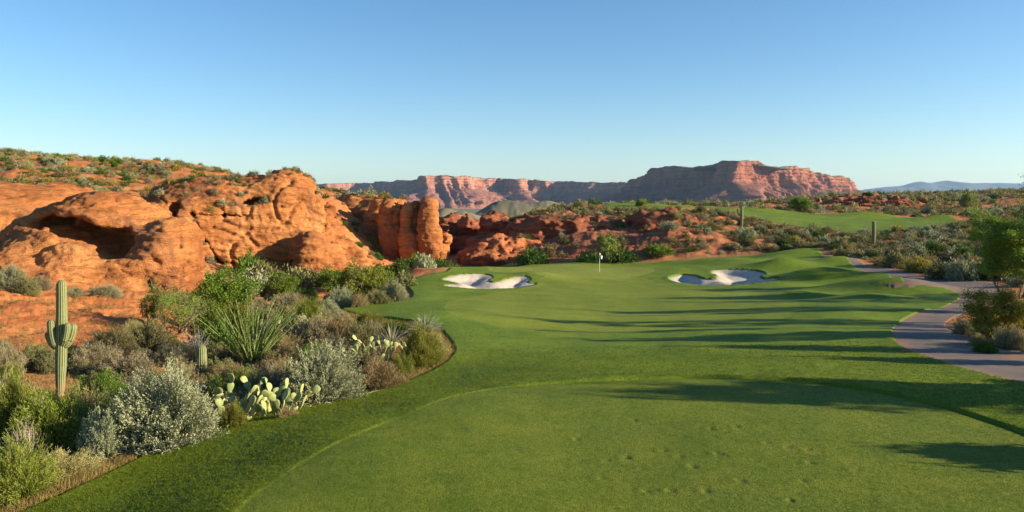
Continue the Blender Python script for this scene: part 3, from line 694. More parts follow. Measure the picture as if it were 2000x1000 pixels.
# ------------------------------------------------------------------ plants
def mat_leaf(name, cols, tf=.25, rough=.85, var=1.0):
    t = NT(name); g = t.n('ShaderNodeNewGeometry'); oi = t.n('ShaderNodeObjectInfo')
    r = g.outputs['Random Per Island']
    c = t.ramp(r, [(i / (len(cols) - 1), k) for i, k in enumerate(cols)])
    lo = t.noise(t.coord('Object'), 2.2, 2)
    c = t.mix(t.ramp(lo, [(.35, .0), (.65, .5)]), c, cols[-1])
    hs = t.n('ShaderNodeHueSaturation'); t.l(c, hs.inputs['Color'])
    t.l(t.math('ADD', .5 - .025*var, t.math('MULTIPLY', oi.outputs['Random'], .05*var)), hs.inputs['Hue'])
    t.l(t.math('ADD', 1 - .22*var, t.math('MULTIPLY', oi.outputs['Random'], .44*var)), hs.inputs['Value'])
    return t.finish(hs.outputs[0], rough, None, .08, transl=hs.outputs[0], tfac=tf)
M_SAGE = mat_leaf('sage_leaf', [(.17,.20,.105), (.25,.28,.15), (.36,.38,.22)], .15)
M_GRN = mat_leaf('green_leaf', [(0.061,0.102,0.014), (0.102,0.156,0.020), (0.163,0.211,0.034)], .3)
M_BRT = mat_leaf('bright_leaf', [(0.095,0.129,0.012), (0.150,0.184,0.020), (0.245,0.252,0.048)], .3)
M_DRK = mat_leaf('dark_leaf', [(.035,.075,.014), (.06,.115,.02), (.10,.165,.03)], .25)
M_TAN = mat_leaf('dry_leaf', [(.17,.145,.055), (.25,.21,.08), (.36,.30,.13)], .2)
M_OLV = mat_leaf('olive_leaf', [(0.109,0.116,0.044), (0.163,0.163,0.061), (0.224,0.211,0.088)], .2)
M_GREY = mat_leaf('grey_leaf', [(.15,.14,.07), (.22,.20,.10), (.31,.28,.16)], .15)
M_YEL = mat_leaf('yellow_leaf', [(0.204,0.190,0.027), (0.272,0.245,0.041), (0.354,0.299,0.061)], .3)
def simple(name, c, rough=.85, var=.35, sc=8):
    t = NT(name); n = t.noise(t.coord('Object'), sc, 4)
    return t.finish(t.ramp(n, [(.3, tuple(v*(1-var) for v in c)), (.7, tuple(min(1, v*(1+var)) for v in c))]), rough, t.bump(n, .5, .01))
M_TWIG = simple('twig_bark', (.30,.23,.16)); M_PALE = simple('pale_dead_wood', (.52,.45,.36), .8, .2); M_BARK = simple('tree_bark', (.13,.10,.07))

def shrub_data(seed, R, H, ns, nl, L, W, leaf, twig, start=.35, spread=1.0, stems=.35, seg=5, spike=.0, tw=.006, k=3, lift=.0, jit=.03):
    """returns (foliage mesh, branch mesh); unit metres"""
    rng = np.random.default_rng(seed)
    th = rng.uniform(0, 2*np.pi, ns); ph = np.arccos(1 - rng.uniform(0, 1, ns) ** (1/spread) * 1.0)   # 0 = up
    lob = 1 + .16*np.sin(th*3 + seed) + .12*np.sin(th*5 + 2*seed) * np.sin(ph*3)
    rr = rng.uniform(.78, 1.06, ns) * lob
    tip = np.stack([R*np.sin(ph)*np.cos(th)*rr, R*np.sin(ph)*np.sin(th)*rr, H*(.06 + .94*np.cos(ph))*rr + spike*H*rng.uniform(0, 1, ns)*(np.cos(ph) > .3)], -1)
    base = np.stack([R*.14*rng.normal(size=ns), R*.14*rng.normal(size=ns), np.full(ns, -.03)], -1)
    mid = (base + tip) / 2 + np.array([0, 0, 1.]) * (-.10*H*np.sin(ph) + lift)[:, None] + rng.normal(size=(ns, 3)) * .05 * R
    def bez(t): return (1-t)**2*base[:, None] + 2*t*(1-t)*mid[:, None] + t**2*tip[:, None]
    t = np.linspace(0, 1, seg)[None, :, None]
    m = MB(); mf = MB()
    nsk = max(3, int(ns * stems)); P = bez(t)[:nsk] ; P[:, 1:-1] += rng.normal(size=P[:, 1:-1].shape) * .02 * R
    Rr = np.linspace(1, .3, seg)[None] * tw * rng.uniform(.6, 1.6, nsk)[:, None]
    V, Q = tubes(P, Rr, k); m.add(V, Q)
    tt = start + (1 - start) * rng.uniform(0, 1, (ns, nl)) ** .75
    c = tt[..., None]; PL = (1-c)**2*base[:, None] + 2*c*(1-c)*mid[:, None] + c**2*tip[:, None]
    DL = 2*(1-c)*(mid-base)[:, None] + 2*c*(tip-mid)[:, None]; DL /= np.linalg.norm(DL, axis=2, keepdims=True)
    PL = PL + rng.normal(size=PL.shape) * jit
    DL = DL + rng.normal(size=DL.shape) * .5
    V, Q = leaves(PL.reshape(-1, 3), DL.reshape(-1, 3), L*rng.uniform(.6, 1.3, ns*nl), W, rng); mf.add(V, Q)
    return mf.mesh('foliage', leaf, False), m.mesh('branches', twig, True)
LIB = {}
def lib(kind, make, n=3):
    LIB[kind] = [make(i) for i in range(n)]
# near, detailed (1 m scale: R=1, H=1 -> scaled per placement)
lib('sage', lambda i: shrub_data(10+i, 1, .95, 700, 84, .046, .016, M_SAGE, M_TWIG, .40, 1.0, .35, 6, .03, .010, 4, .05, .022))
lib('broom', lambda i: shrub_data(20+i, 1, 1, 620, 50, .080, .016, M_BRT, M_TWIG, .42, .9, .45, 6, .06, .007, 4, .05, .03))
lib('green', lambda i: shrub_data(30+i, 1, .95, 460, 50, .07, .028, M_GRN, M_TWIG, .4, 1.0, .3, 5, .05, .010, 4, .05, .04))
lib('dry', lambda i: shrub_data(40+i, 1, .9, 640, 42, .08, .014, M_TAN, M_TWIG, .3, 1.0, .7, 6, .05, .006, 4, .05, .03))
lib('grey', lambda i: shrub_data(50+i, 1, .85, 560, 44, .07, .018, M_GREY, M_TWIG, .35, 1.0, .6, 6, .05, .008, 4, .03, .035))
lib('olive', lambda i: shrub_data(60+i, 1, .9, 520, 48, .07, .022, M_OLV, M_TWIG, .4, 1.0, .4, 5, .05, .009, 4, .03, .04))
lib('bare', lambda i: shrub_data(70+i, 1, 1, 150, 5, .07, .010, M_TAN, M_PALE, .5, .8, 1.0, 7, .1, .009, 4, .05, .03), 2)
lib('tuft', lambda i: shrub_data(80+i, 1, .8, 260, 9, .30, .012, M_TAN, M_TAN, .1, .8, .3, 4, .1, .004, 3, .1, .03), 2)
# mid / far versions: fewer, larger leaves
def far_lib(k, mat, s, H=.85):
    lib(k + '_far', lambda i: shrub_data(s+i, 1, H, 160, 16, .17, .075, mat, M_TWIG, .4, 1.0, .12, 4, .08, .014, 3, .03, .07), 3)
for k, mm, s in (('sage', M_SAGE, 110), ('broom', M_BRT, 120), ('green', M_GRN, 130), ('dry', M_TAN, 140), ('grey', M_GREY, 150), ('olive', M_OLV, 160), ('dark', M_DRK, 170), ('yellow', M_YEL, 180)): far_lib(k, mm, s)
print('shrub lib', time.time() - T0)
rngP = np.random.default_rng(5)
MIDD = lambda X, Y: np.where((1000 + X/Y*F > 1320) | (Y > 150), .95, .18)
CATN = dict(sage='sagebrush', broom='broom_shrub', green='green_shrub', dry='dry_shrub', grey='grey_shrub', olive='olive_shrub', bare='bare_shrub', tuft='grass_tuft', dark='dark_shrub', yellow='yellow_shrub')
CATL = dict(sage='sagebrush', tuft='dry grass')
def put_shrub(kind, x, y, z, w, h, label, group=None, d=None, var=None):
    """w = full width in metres, h = height"""
    base = kind.replace('_far', '')
    i = int(rngP.integers(0, len(LIB[kind]))) if var is None else var
    fo, br = LIB[kind][i]
    e = link(CATN[base], None, loc=(x, y, z), rot=(0, 0, rngP.uniform(0, 6.28)))
    tag(e, label, CATL.get(base, 'shrub'), group)
    s = (w/2/1.0, (d or w)/2, h)
    f = link('foliage', fo, e); b = link('branches', br, e)
    f.scale = s; b.scale = s
    return e
def at_px(px, py, **kw):
    x, y, z = hit(px, py, **kw)
    g, m = surf_z(x, y)
    return x, y, float(g[0]) - .03

# saguaros
def ribbed(P, R, ribs=14, k=None, cap=True, depth=.13):
    """ribbed column along centre line P with radii R"""
    P = np.asarray(P, float); R = np.asarray(R, float); k = ribs * 6
    V, Q = tubes(P[None], R[None] , k)
    th = np.arange(k) * 2 * np.pi / k; mod = 1 + depth * (np.abs(np.cos(th * ribs / 2)) ** .8 - .6)
    V = V.reshape(len(P), k, 3); V = P[:, None] + (V - P[:, None]) * mod[None, :, None]
    V = V.reshape(-1, 3); n = len(V); V = np.vstack([V, P[-1] + (P[-1]-P[-2])*.15])
    idx = np.arange((len(P)-1)*k, len(P)*k)
    return V, Q, np.stack([idx, np.roll(idx, -1), np.full(k, n)], -1)
def dome(R0, n=7, s=1.0):
    a = np.linspace(0, np.pi/2*.96, n); return np.sin(a) * R0 * s, np.cos(a) * R0
def mat_cactus(name='saguaro_skin', c=(.085,.115,.032), ribs=14):
    t = NT(name); co = t.coord('Object'); n = t.noise(co, 6, 4, .6); f = t.noise(co, 60, 3, .6)
    col = t.ramp(n, [(.3, tuple(v*.75 for v in c)), (.7, tuple(v*1.3 for v in c))])
    col = t.mix(t.ramp(f, [(.5, 0.), (.7, .5)]), col, (.27, .26, .13))
    col = t.mix(t.attr('rib'), col, (.44, .40, .24))
    s = t.n('ShaderNodeSeparateXYZ'); t.l(co, s.inputs[0])
    col = t.mix(t.ramp(t.math('ADD', s.outputs[2], t.math('MULTIPLY', n, .3)), [(.15, .85), (.9, 0.)]), col, (.24, .165, .085))
    return t.finish(col, .65, t.bump(f, .4, .01), .3)
M_CAC = mat_cactus()
def col_mesh(P, R, ribs=14):
    V, Q, Tt = ribbed(P, R, ribs)
    k = ribs * 6; th = np.arange(k) * 2*np.pi/k; r = (np.abs(np.cos(th*ribs/2)) > .93).astype(float) * .75
    return mesh_np('column', V, [Q, Tt], M_CAC, True, attrs=dict(rib=np.concatenate([np.tile(r, len(P)), [0]])))
def column_pts(H, R, n=26, foot=.72):
    z = np.linspace(0, 1, n); zz = np.concatenate([[-.1], z[1:] * (H - R)])
    r = R * (foot + (1-foot)*sstep(0, .35, z)) * (1 - .10*sstep(.6, 1, z))
    dz, dr = dome(R*.9, 8)
    P = np.stack([.015*H*np.sin(zz/H*2.2), 0*zz, zz], -1); top = P[-1]
    P = np.vstack([P, top + np.stack([0*dz[1:], 0*dz[1:], dz[1:]], -1)]); r = np.concatenate([r, dr[1:]])
    return P, r
def arm_pts(start, out, up, R, n=18, lean=0.):
    """arm leaving the column sideways and curving up"""
    s = np.array(start, float); o = np.array(out, float); t = np.linspace(0, 1, n)[:, None]
    p1 = s + o * 1.0 + np.array([0, 0, -.08]); p2 = s + o*1.05 + np.array([0, 0, up]) + o*lean
    P = (1-t)**2*s + 2*t*(1-t)*p1 + t**2*p2
    r = R * (.72 + .28*sstep(0, .4, t[:, 0])); dz, dr = dome(R*.95, 7)
    d = P[-1] - P[-2]; d /= np.linalg.norm(d)
    return np.vstack([P, P[-1] + dz[1:, None]*d]), np.concatenate([r, dr[1:]])
def saguaro(px, py, hpx, wpx, label, arms=(), ymin=8, lean=0, name='saguaro', Y=None, ribs=14):
    x, y, z = at_px(px, py, ymin=ymin)
    H = hpx * y / F; R = wpx/2 * y / F
    e = link(name, None, loc=(x, y, z), rot=(0, rad(lean), 0)); tag(e, label, 'cactus')
    P, r = column_pts(H, R); link('column', col_mesh(P, r, ribs), e)
    for (zf, ox, oy, upf, rf, ln) in arms:
        P, r = arm_pts((0, 0, H*zf), (ox*R, oy*R, 0), H*upf, R*rf, lean=ln); link('arm', col_mesh(P, r, 10), e)
    return e
saguaro(117, 772, 230, 20, 'tall saguaro with stubby arms on both sides, standing on the red slope at the left',
        [(.44, -1.15, -.75, .20, .70, .05), (.43, -1.75, .35, .10, .60, .45), (.44, 1.75, .1, .155, .80, .35), (.45, 1.35, -.7, .165, .62, .45)])
saguaro(392, 742, 72, 21, 'short rounded columnar cactus behind the silvery sagebrush, armless', ribs=16)
saguaro(286, 572, 50, 8, 'small thin saguaro in front of the arched sandstone dome', ymin=30)
saguaro(1448, 452, 48, 5.4, 'slender saguaro on the scrub slope above the right bunker', [(.62, -2.2, 0, .22, .7, .1)], ymin=120)
saguaro(1706, 484, 50, 7, 'bare thick saguaro in the scrub left of the big tree at the right edge', ymin=90)

# prickly pears
def pad_meshes():
    out = []
    t = NT('prickly_pear_pad'); co = t.coord('Object'); n = t.noise(co, 9, 3); oi = t.n('ShaderNodeObjectInfo')
    c = t.mix(oi.outputs['Random'], (.13,.19,.06), (.36,.36,.13)); c = t.mix(t.ramp(n, [(.4, 0.), (.7, .4)]), c, (.30,.34,.14))
    vr = t.n('ShaderNodeTexVoronoi'); vr.inputs['Scale'].default_value = 14; t.l(co, vr.inputs['Vector'])
    c = t.mix(t.ramp(vr.outputs['Distance'], [(.08, .8), (.14, 0.)]), c, (.45,.42,.26))
    M = t.finish(c, .6, t.bump(n, .3, .02), .3)
    for i in range(4):
        rng = np.random.default_rng(300+i); nu, nv = 12, 20
        u = np.linspace(0, np.pi, nu)[:, None]; v = np.linspace(0, 2*np.pi, nv, endpoint=False)[None]
        zz = .5 - .5*np.cos(u) + 0*v; w = np.sin(u)**.8 * (.60 + .50*zz) * (.78 + .05*i)
        V = np.stack([w*.5*np.cos(v), w*.5*np.sin(v)*.26, zz], -1); V[..., 1] += .05*np.sin(zz*2.5)*(i-1.5)
        idx = np.arange(nu*nv).reshape(nu, nv); Q = np.stack([idx[:-1], np.roll(idx[:-1], -1, 1), np.roll(idx[1:], -1, 1), idx[1:]], -1).reshape(-1, 4)
        out.append(mesh_np('pad', V.reshape(-1, 3), Q, M, True))
    return out
PADS = pad_meshes()
def prickly_pear(px, py, wpx, hpx, label, n, seed, size=.2, ymin=8):
    rng = np.random.default_rng(seed); x, y, z = at_px(px, py, ymin=ymin)
    W, H = wpx * y / F, hpx * y / F * 1.15
    e = link('prickly_pear', None, loc=(x, y + .1, z + .05)); tag(e, label, 'cactus')
    pads = []; nb = int(math.ceil(n * .20))
    for i in range(n):
        if i < nb:
            p = np.array([(-.44 + .88*(i + rng.uniform(0, 1))/nb)*W, rng.uniform(-.3, .3)*W, .02]); d = np.array([rng.normal()*.35 + p[0]/W*.9, rng.normal()*.35, 1.])
        else:
            cl = [a for a in pads if a[4] == i % nb]
            for _ in range(20):
                q = max((cl[int(rng.integers(0, len(cl)))] for _ in range(2)), key=lambda a: a[0][2])
                if q[0][2] + q[1][2]*q[2] < H - size*.5 and q[3] < 3: break
            q[3] += 1; d = q[1] + rng.normal(size=3)*np.array([.55, .45, .3]); p = q[0] + q[1]*q[2]*rng.uniform(.82, .95)
            if abs(p[0]) > W*.5: d[0] -= np.sign(p[0])*.4
        d[2] += .35; d = d / np.linalg.norm(d); d[2] = max(d[2], .2); s = size * rng.uniform(.75, 1.2)
        pads.append([p, d, s, 0, i if i < nb else i % nb])
        o = link('pad', PADS[i % 4], e); o.location = p; o.scale = (s*.95, s*.95, s)
        qt = Vector(d).to_track_quat('Z', 'Y'); o.rotation_mode = 'QUATERNION'
        from mathutils import Quaternion
        o.rotation_quaternion = qt @ Quaternion((0, 0, 1), rng.uniform(-1.3, 1.3))
prickly_pear(500, 822, 165, 105, 'large prickly pear with pale sunlit pads between the two big silvery sagebrushes', 99, 6, .275)
prickly_pear(722, 712, 105, 60, 'low prickly pear behind the tan bush, right of the second silvery sagebrush', 70, 2, .27)
prickly_pear(815, 690, 60, 40, 'small prickly pear beneath the two spiky yuccas', 22, 3, .22)
prickly_pear(575, 650, 80, 42, 'dark prickly pear right of the ocotillo, behind the grey brush', 36, 4, .26)

# ocotillo and yuccas
def ocotillo(px, py, wpx, hpx, label, n=70, seed=9, ymin=8):
    rng = np.random.default_rng(seed); x, y, z = at_px(px, py, ymin=ymin); W, H = wpx*y/F, hpx*y/F
    th = rng.uniform(0, 2*np.pi, n); a = rng.uniform(.02, 1, n)**.7; hh = H * rng.uniform(.62, 1.03, n) * (1 - .25*a)
    t = np.linspace(0, 1, 12)[None, :]
    r = (W*.5*a)[:, None] * (t*.85 + .25*t**2) + .08
    P = np.stack([r*np.cos(th)[:, None], r*np.sin(th)[:, None], hh[:, None]*t], -1) + np.cumsum(rng.normal(size=(n, 12, 3))*.018, 1)
    e = link('ocotillo', None, loc=(x, y, z)); tag(e, label, 'shrub')
    m = MB(); V, Q = tubes(P, (np.linspace(1, .45, 12)[None]*.027)*rng.uniform(.7, 1.2, n)[:, None], 5); m.add(V, Q)
    link('stems', m.mesh('stems', simple('ocotillo_stem', (.15,.21,.06)), True), e)
    k = 90; tt = rng.uniform(.12, 1, (n, k))*10.99; i = tt.astype(int); f = (tt - i)[..., None]
    PL = np.take_along_axis(P, i[..., None], 1)*(1-f) + np.take_along_axis(P, i[..., None]+1, 1)*f
    D = rng.normal(size=PL.shape); D[..., 2] = np.abs(D[..., 2]) + .4
    m = MB(); V, Q = leaves(PL.reshape(-1, 3), D.reshape(-1, 3), .07, .03, rng); m.add(V, Q)
    link('foliage', m.mesh('foliage', M_GRN, False), e)
ocotillo(490, 716, 190, 150, 'tall green ocotillo of many thorny wands in the middle of the left plant bed')
def yucca(px, py, wpx, label, seed, n=190):
    rng = np.random.default_rng(seed); x, y, z = at_px(px, py); R = wpx/2*y/F
    th = rng.uniform(0, 2*np.pi, n); el = np.arcsin(rng.uniform(-.05, 1, n)); L = R*rng.uniform(.85, 1.1, n)
    d = np.stack([np.cos(th)*np.cos(el), np.sin(th)*np.cos(el), np.sin(el)], -1)
    t = np.linspace(0, 1, 6)[None, :, None]; P = d[:, None]*L[:, None, None]*t; P[..., 2] -= (t[..., 0]**2)*.12*R*np.cos(el)[:, None]; P[..., 2] += .22
    s = np.cross(d, [0, 0, 1.]); s /= np.linalg.norm(s, axis=1, keepdims=True) + 1e-9
    w = (np.array([.9, 1, .9, .7, .4, .03])*.016)[None, :, None]
    A = P + s[:, None]*w; B = P - s[:, None]*w; C = P + np.array([0, 0, -.008])
    V = np.stack([A, C, B], 2).reshape(-1, 3); idx = np.arange(n*18).reshape(n, 6, 3)
    Q = np.concatenate([np.stack([idx[:, :-1, j], idx[:, 1:, j], idx[:, 1:, j+1], idx[:, :-1, j+1]], -1).reshape(-1, 4) for j in (0, 1)])
    e = link('yucca', None, loc=(x, y, z)); tag(e, label, 'yucca')
    link('leaves', mesh_np('leaves', V, Q, mat_leaf('yucca_leaf%d' % seed, [(.20,.23,.13), (.28,.30,.18), (.40,.39,.26)], .1), False), e)
    m = MB(); V, Q = tubes(np.array([[[0, 0, -.1], [0, 0, .1], [0, 0, .3]]]), np.array([[.12, .11, .06]]), 8); m.add(V, Q); link('trunk', m.mesh('trunk', M_TWIG), e)
yucca(765, 684, 88, 'spiky pale yucca, nearer and lower of the pair by the turf edge', 1)
yucca(829, 652, 80, 'spiky pale yucca behind the round green bush at the turf edge', 2)
print('cacti', time.time() - T0)

# trees
def tree_data(seed, H, W, leafm, levels=4, trunk_r=.10, leafn=9000, L=.11, Wd=.045, multi=3, clump=.22, low=.2, fill=.75):
    rng = np.random.default_rng(seed); segs = []; tips = []
    def grow(p, d, ln, r, lev):
        n = 6; P = [p]
        for i in range(n):
            d = d + rng.normal(size=3)*.16 + np.array([0, 0, .03 if lev > 0 else .0]); d /= np.linalg.norm(d); p = p + d*ln/n; P.append(p)
        segs.append((np.array(P), np.linspace(r, r*.55, n+1)))
        if lev >= levels: tips.append(np.array(P)); return
        if lev >= levels-1: tips.append(np.array(P)[2:])
        for j in range(int(rng.integers(3, 5))):
            i = int(rng.integers(2, n+1)); q = P[i]; ax = rng.normal(size=3); ax -= ax@d*d; ax /= np.linalg.norm(ax)
            nd = d*.72 + ax*.75; nd[2] += .06; nd /= np.linalg.norm(nd)
            grow(q, nd, ln*rng.uniform(.55, .78), r*.52, lev+1)
    for k in range(multi):
        a = 2*np.pi*(k + rng.uniform(0, .6))/multi; s = .30 if multi == 1 else .65
        grow(np.array([.05*math.cos(a), .05*math.sin(a), -.1]), np.array([s*math.cos(a)*(multi > 1), s*math.sin(a)*(multi > 1), 1.]), .42, trunk_r*(.7 if multi > 1 else 1)/max(H, 1), 1)
    A = np.concatenate([s[0] for s in segs]); mx = np.percentile(np.abs(A[:, :2] - A[:, :2].mean(0)), 98); mz = np.percentile(A[:, 2], 99)
    c0 = A[:, :2].mean(0)*.6
    sc = np.array([W/2/mx, W/2/mx, H/mz])
    def tr(P):
        P = np.array(P, float); t = np.clip(P[:, 2:3]/mz, 0, 1); P[:, :2] -= c0*t; return P*sc
    m = MB(); P = np.array([tr(s[0]) for s in segs]); Rr = np.array([s[1] for s in segs])*H
    V, Q = tubes(P, np.maximum(Rr, .006), 6); m.add(V, Q)
    TP = np.concatenate([tr(t) for t in tips]); TP = TP[TP[:, 2] > low*H]
    nl = 26 if fill else 0
    if fill:
        u = rng.normal(size=(nl, 3)); u /= np.linalg.norm(u, axis=1, keepdims=True); u *= rng.uniform(.45, 1, (nl, 1))
        C0 = np.stack([u[:, 0]*W*.40, u[:, 1]*W*.40, H*(.5 + low/2) + u[:, 2]*H*(.5 - low/2)*.86], -1)
        q = rng.normal(size=(nl, 260, 3)); q /= np.linalg.norm(q, axis=2, keepdims=True); q[..., 2] = np.abs(q[..., 2])*.9 - .15
        LP = (C0[:, None] + q*rng.uniform(.09, .17, (nl, 1, 1))*W*rng.uniform(.5, 1.05, (nl, 260, 1))).reshape(-1, 3)
        TP = np.concatenate([TP[rng.choice(len(TP), int(nl*260*(1-fill)/fill))], LP])
    # clumps of unequal density
    cn = fbm(TP[:, 0]*2/W*2, TP[:, 1]*2/W*2, TP[:, 2]*3/H, 2, seed); w = np.clip(.5 + cn*1.6, .03, 1); w /= w.sum()
    ii = rng.choice(len(TP), leafn, p=w)
    PL = TP[ii] + rng.normal(size=(leafn, 3))*clump*np.array([1, 1, .7])*(W/3)**.5*.6
    D = rng.normal(size=(leafn, 3)); D[:, 2] -= .2
    mf = MB(); V, Q = leaves(PL, D, L*rng.uniform(.6, 1.3, leafn), Wd, rng); mf.add(V, Q)
    return mf.mesh('crown', leafm, False), m.mesh('trunk', M_BARK, True)
def tree(px, py, wpx, hpx, label, leafm, seed, ymin=8, name='tree', pos=None, group=None, **kw):
    if pos is None: x, y, z = at_px(px, py, ymin=ymin); W, H = wpx*y/F, hpx*y/F
    else: x, y = pos; z = float(surf_z(x, y)[0][0]) - .05; W, H = wpx, hpx
    cr, tk = tree_data(seed, H, W, leafm, **kw)
    e = link(name, None, loc=(x, y, z)); tag(e, label, 'tree', group); link('crown', cr, e); link('trunk', tk, e); return e
M_TREE = mat_leaf('tree_leaf', [(.06,.12,.015), (.11,.185,.02), (.17,.26,.035)], .35, var=.3)
M_TREEL = mat_leaf('tree_leaf_light', [(.13,.18,.03), (.20,.26,.05), (.29,.34,.08)], .35, var=.3)
tree(1978, 580, 160, 158, 'big leafy green tree beside the cart path at the right edge', mat_leaf('big_tree_leaf', [(.10,.17,.02), (.17,.26,.03), (.27,.35,.055)], .35, var=.3), 1, leafn=62000, L=.15, Wd=.075, trunk_r=.14, low=.2, multi=3)
tree(1942, 664, 108, 100, 'yellow green bushy tree in front of the big tree, next to the cart path', mat_leaf('mesquite_leaf', [(.13,.14,.02), (.22,.21,.03), (.34,.31,.05)], .3, var=.2), 2, leafn=30000, L=.08, Wd=.04, low=.06, multi=4)
tree(442, 606, 128, 84, 'dense dark green tree at the foot of the sandstone cliff', M_TREE, 3, ymin=40, leafn=20000, L=.13, Wd=.07, low=.08, multi=4)
tree(548, 580, 66, 52, 'small green tree at the foot of the cliff, right of the dense dark tree', M_TREE, 4, ymin=50, leafn=8000, L=.14, Wd=.06, low=.05, multi=4)
tree(706, 592, 90, 78, 'bright green rounded tree in the wash, left of the putting green', M_BRT, 5, ymin=58, leafn=13000, L=.15, Wd=.06, low=.06, multi=4)
tree(650, 572, 66, 56, 'leafy green tree in the wash just left of the bright rounded tree', M_TREE, 6, ymin=66, leafn=9000, L=.15, Wd=.07, low=.05, multi=4)
tree(345, 655, 105, 96, 'feathery pale green tree in front of the arched dome', M_TREEL, 7, ymin=30, leafn=7500, L=.10, Wd=.025, low=.15, multi=4, clump=.3)
tree(296, 640, 44, 74, 'narrow feathery green tree left of the pale feathery tree', M_GRN, 8, ymin=34, leafn=3200, L=.10, Wd=.03, low=.1, multi=2)
tree(1187, 512, 54, 56, 'light green tree behind the flag on the putting green', M_TREEL, 9, ymin=120, leafn=6500, L=.26, Wd=.12, low=.08, multi=3)
tree(1562, 418, 46, 32, 'dark round tree beside the upper fairway', M_TREE, 10, ymin=205, leafn=6000, L=.45, Wd=.22, low=.05, multi=4)
tree(1892, 412, 38, 34, 'grey green tree on the far right slope above the upper fairway', M_TREEL, 11, ymin=200, leafn=4000, L=.4, Wd=.2, low=.1, multi=4)
tree(1694, 391, 18, 14, 'small dark tree on the ridge right of the large mesa', M_DRK, 12, ymin=230, leafn=2000, L=.5, Wd=.3, low=.05)
tree(1252, 404, 20, 14, 'small yellow green tree on the upper green', M_BRT, 13, ymin=170, leafn=1800, L=.35, Wd=.2, low=.05)
# trees beyond the right edge of the picture: their shadows cross the turf
tg = 'trees right of the cart path outside the picture'
for i, (x, y, w, h) in enumerate([(22.5, 17.8, 2.0, 6.6), (24.5, 18.9, 1.6, 6.2), (16.5, 14.4, 2.0, 2.6), (21, 25.4, 1.6, 3.2), (22, 28.6, 1.8, 4.4), (25, 31.5, 2.4, 6.6), (27, 35.2, 2.6, 7.0), (29, 39.4, 3.0, 8.0), (32, 43.9, 2.6, 6.0), (35, 47.5, 4.2, 8.4), (38.5, 53, 4.5, 7.0), (41, 58.5, 5, 9), (46, 68, 6, 8), (53, 78, 6, 9), (18.5, 20.9, 1.6, 1.8)]):
    tree(0, 0, w, h, 'leafy tree standing beyond the right edge of the picture', M_TREE, 30+i, pos=(x, y), group=tg, leafn=6000, L=.2, Wd=.1, levels=4)
print('trees', time.time() - T0)

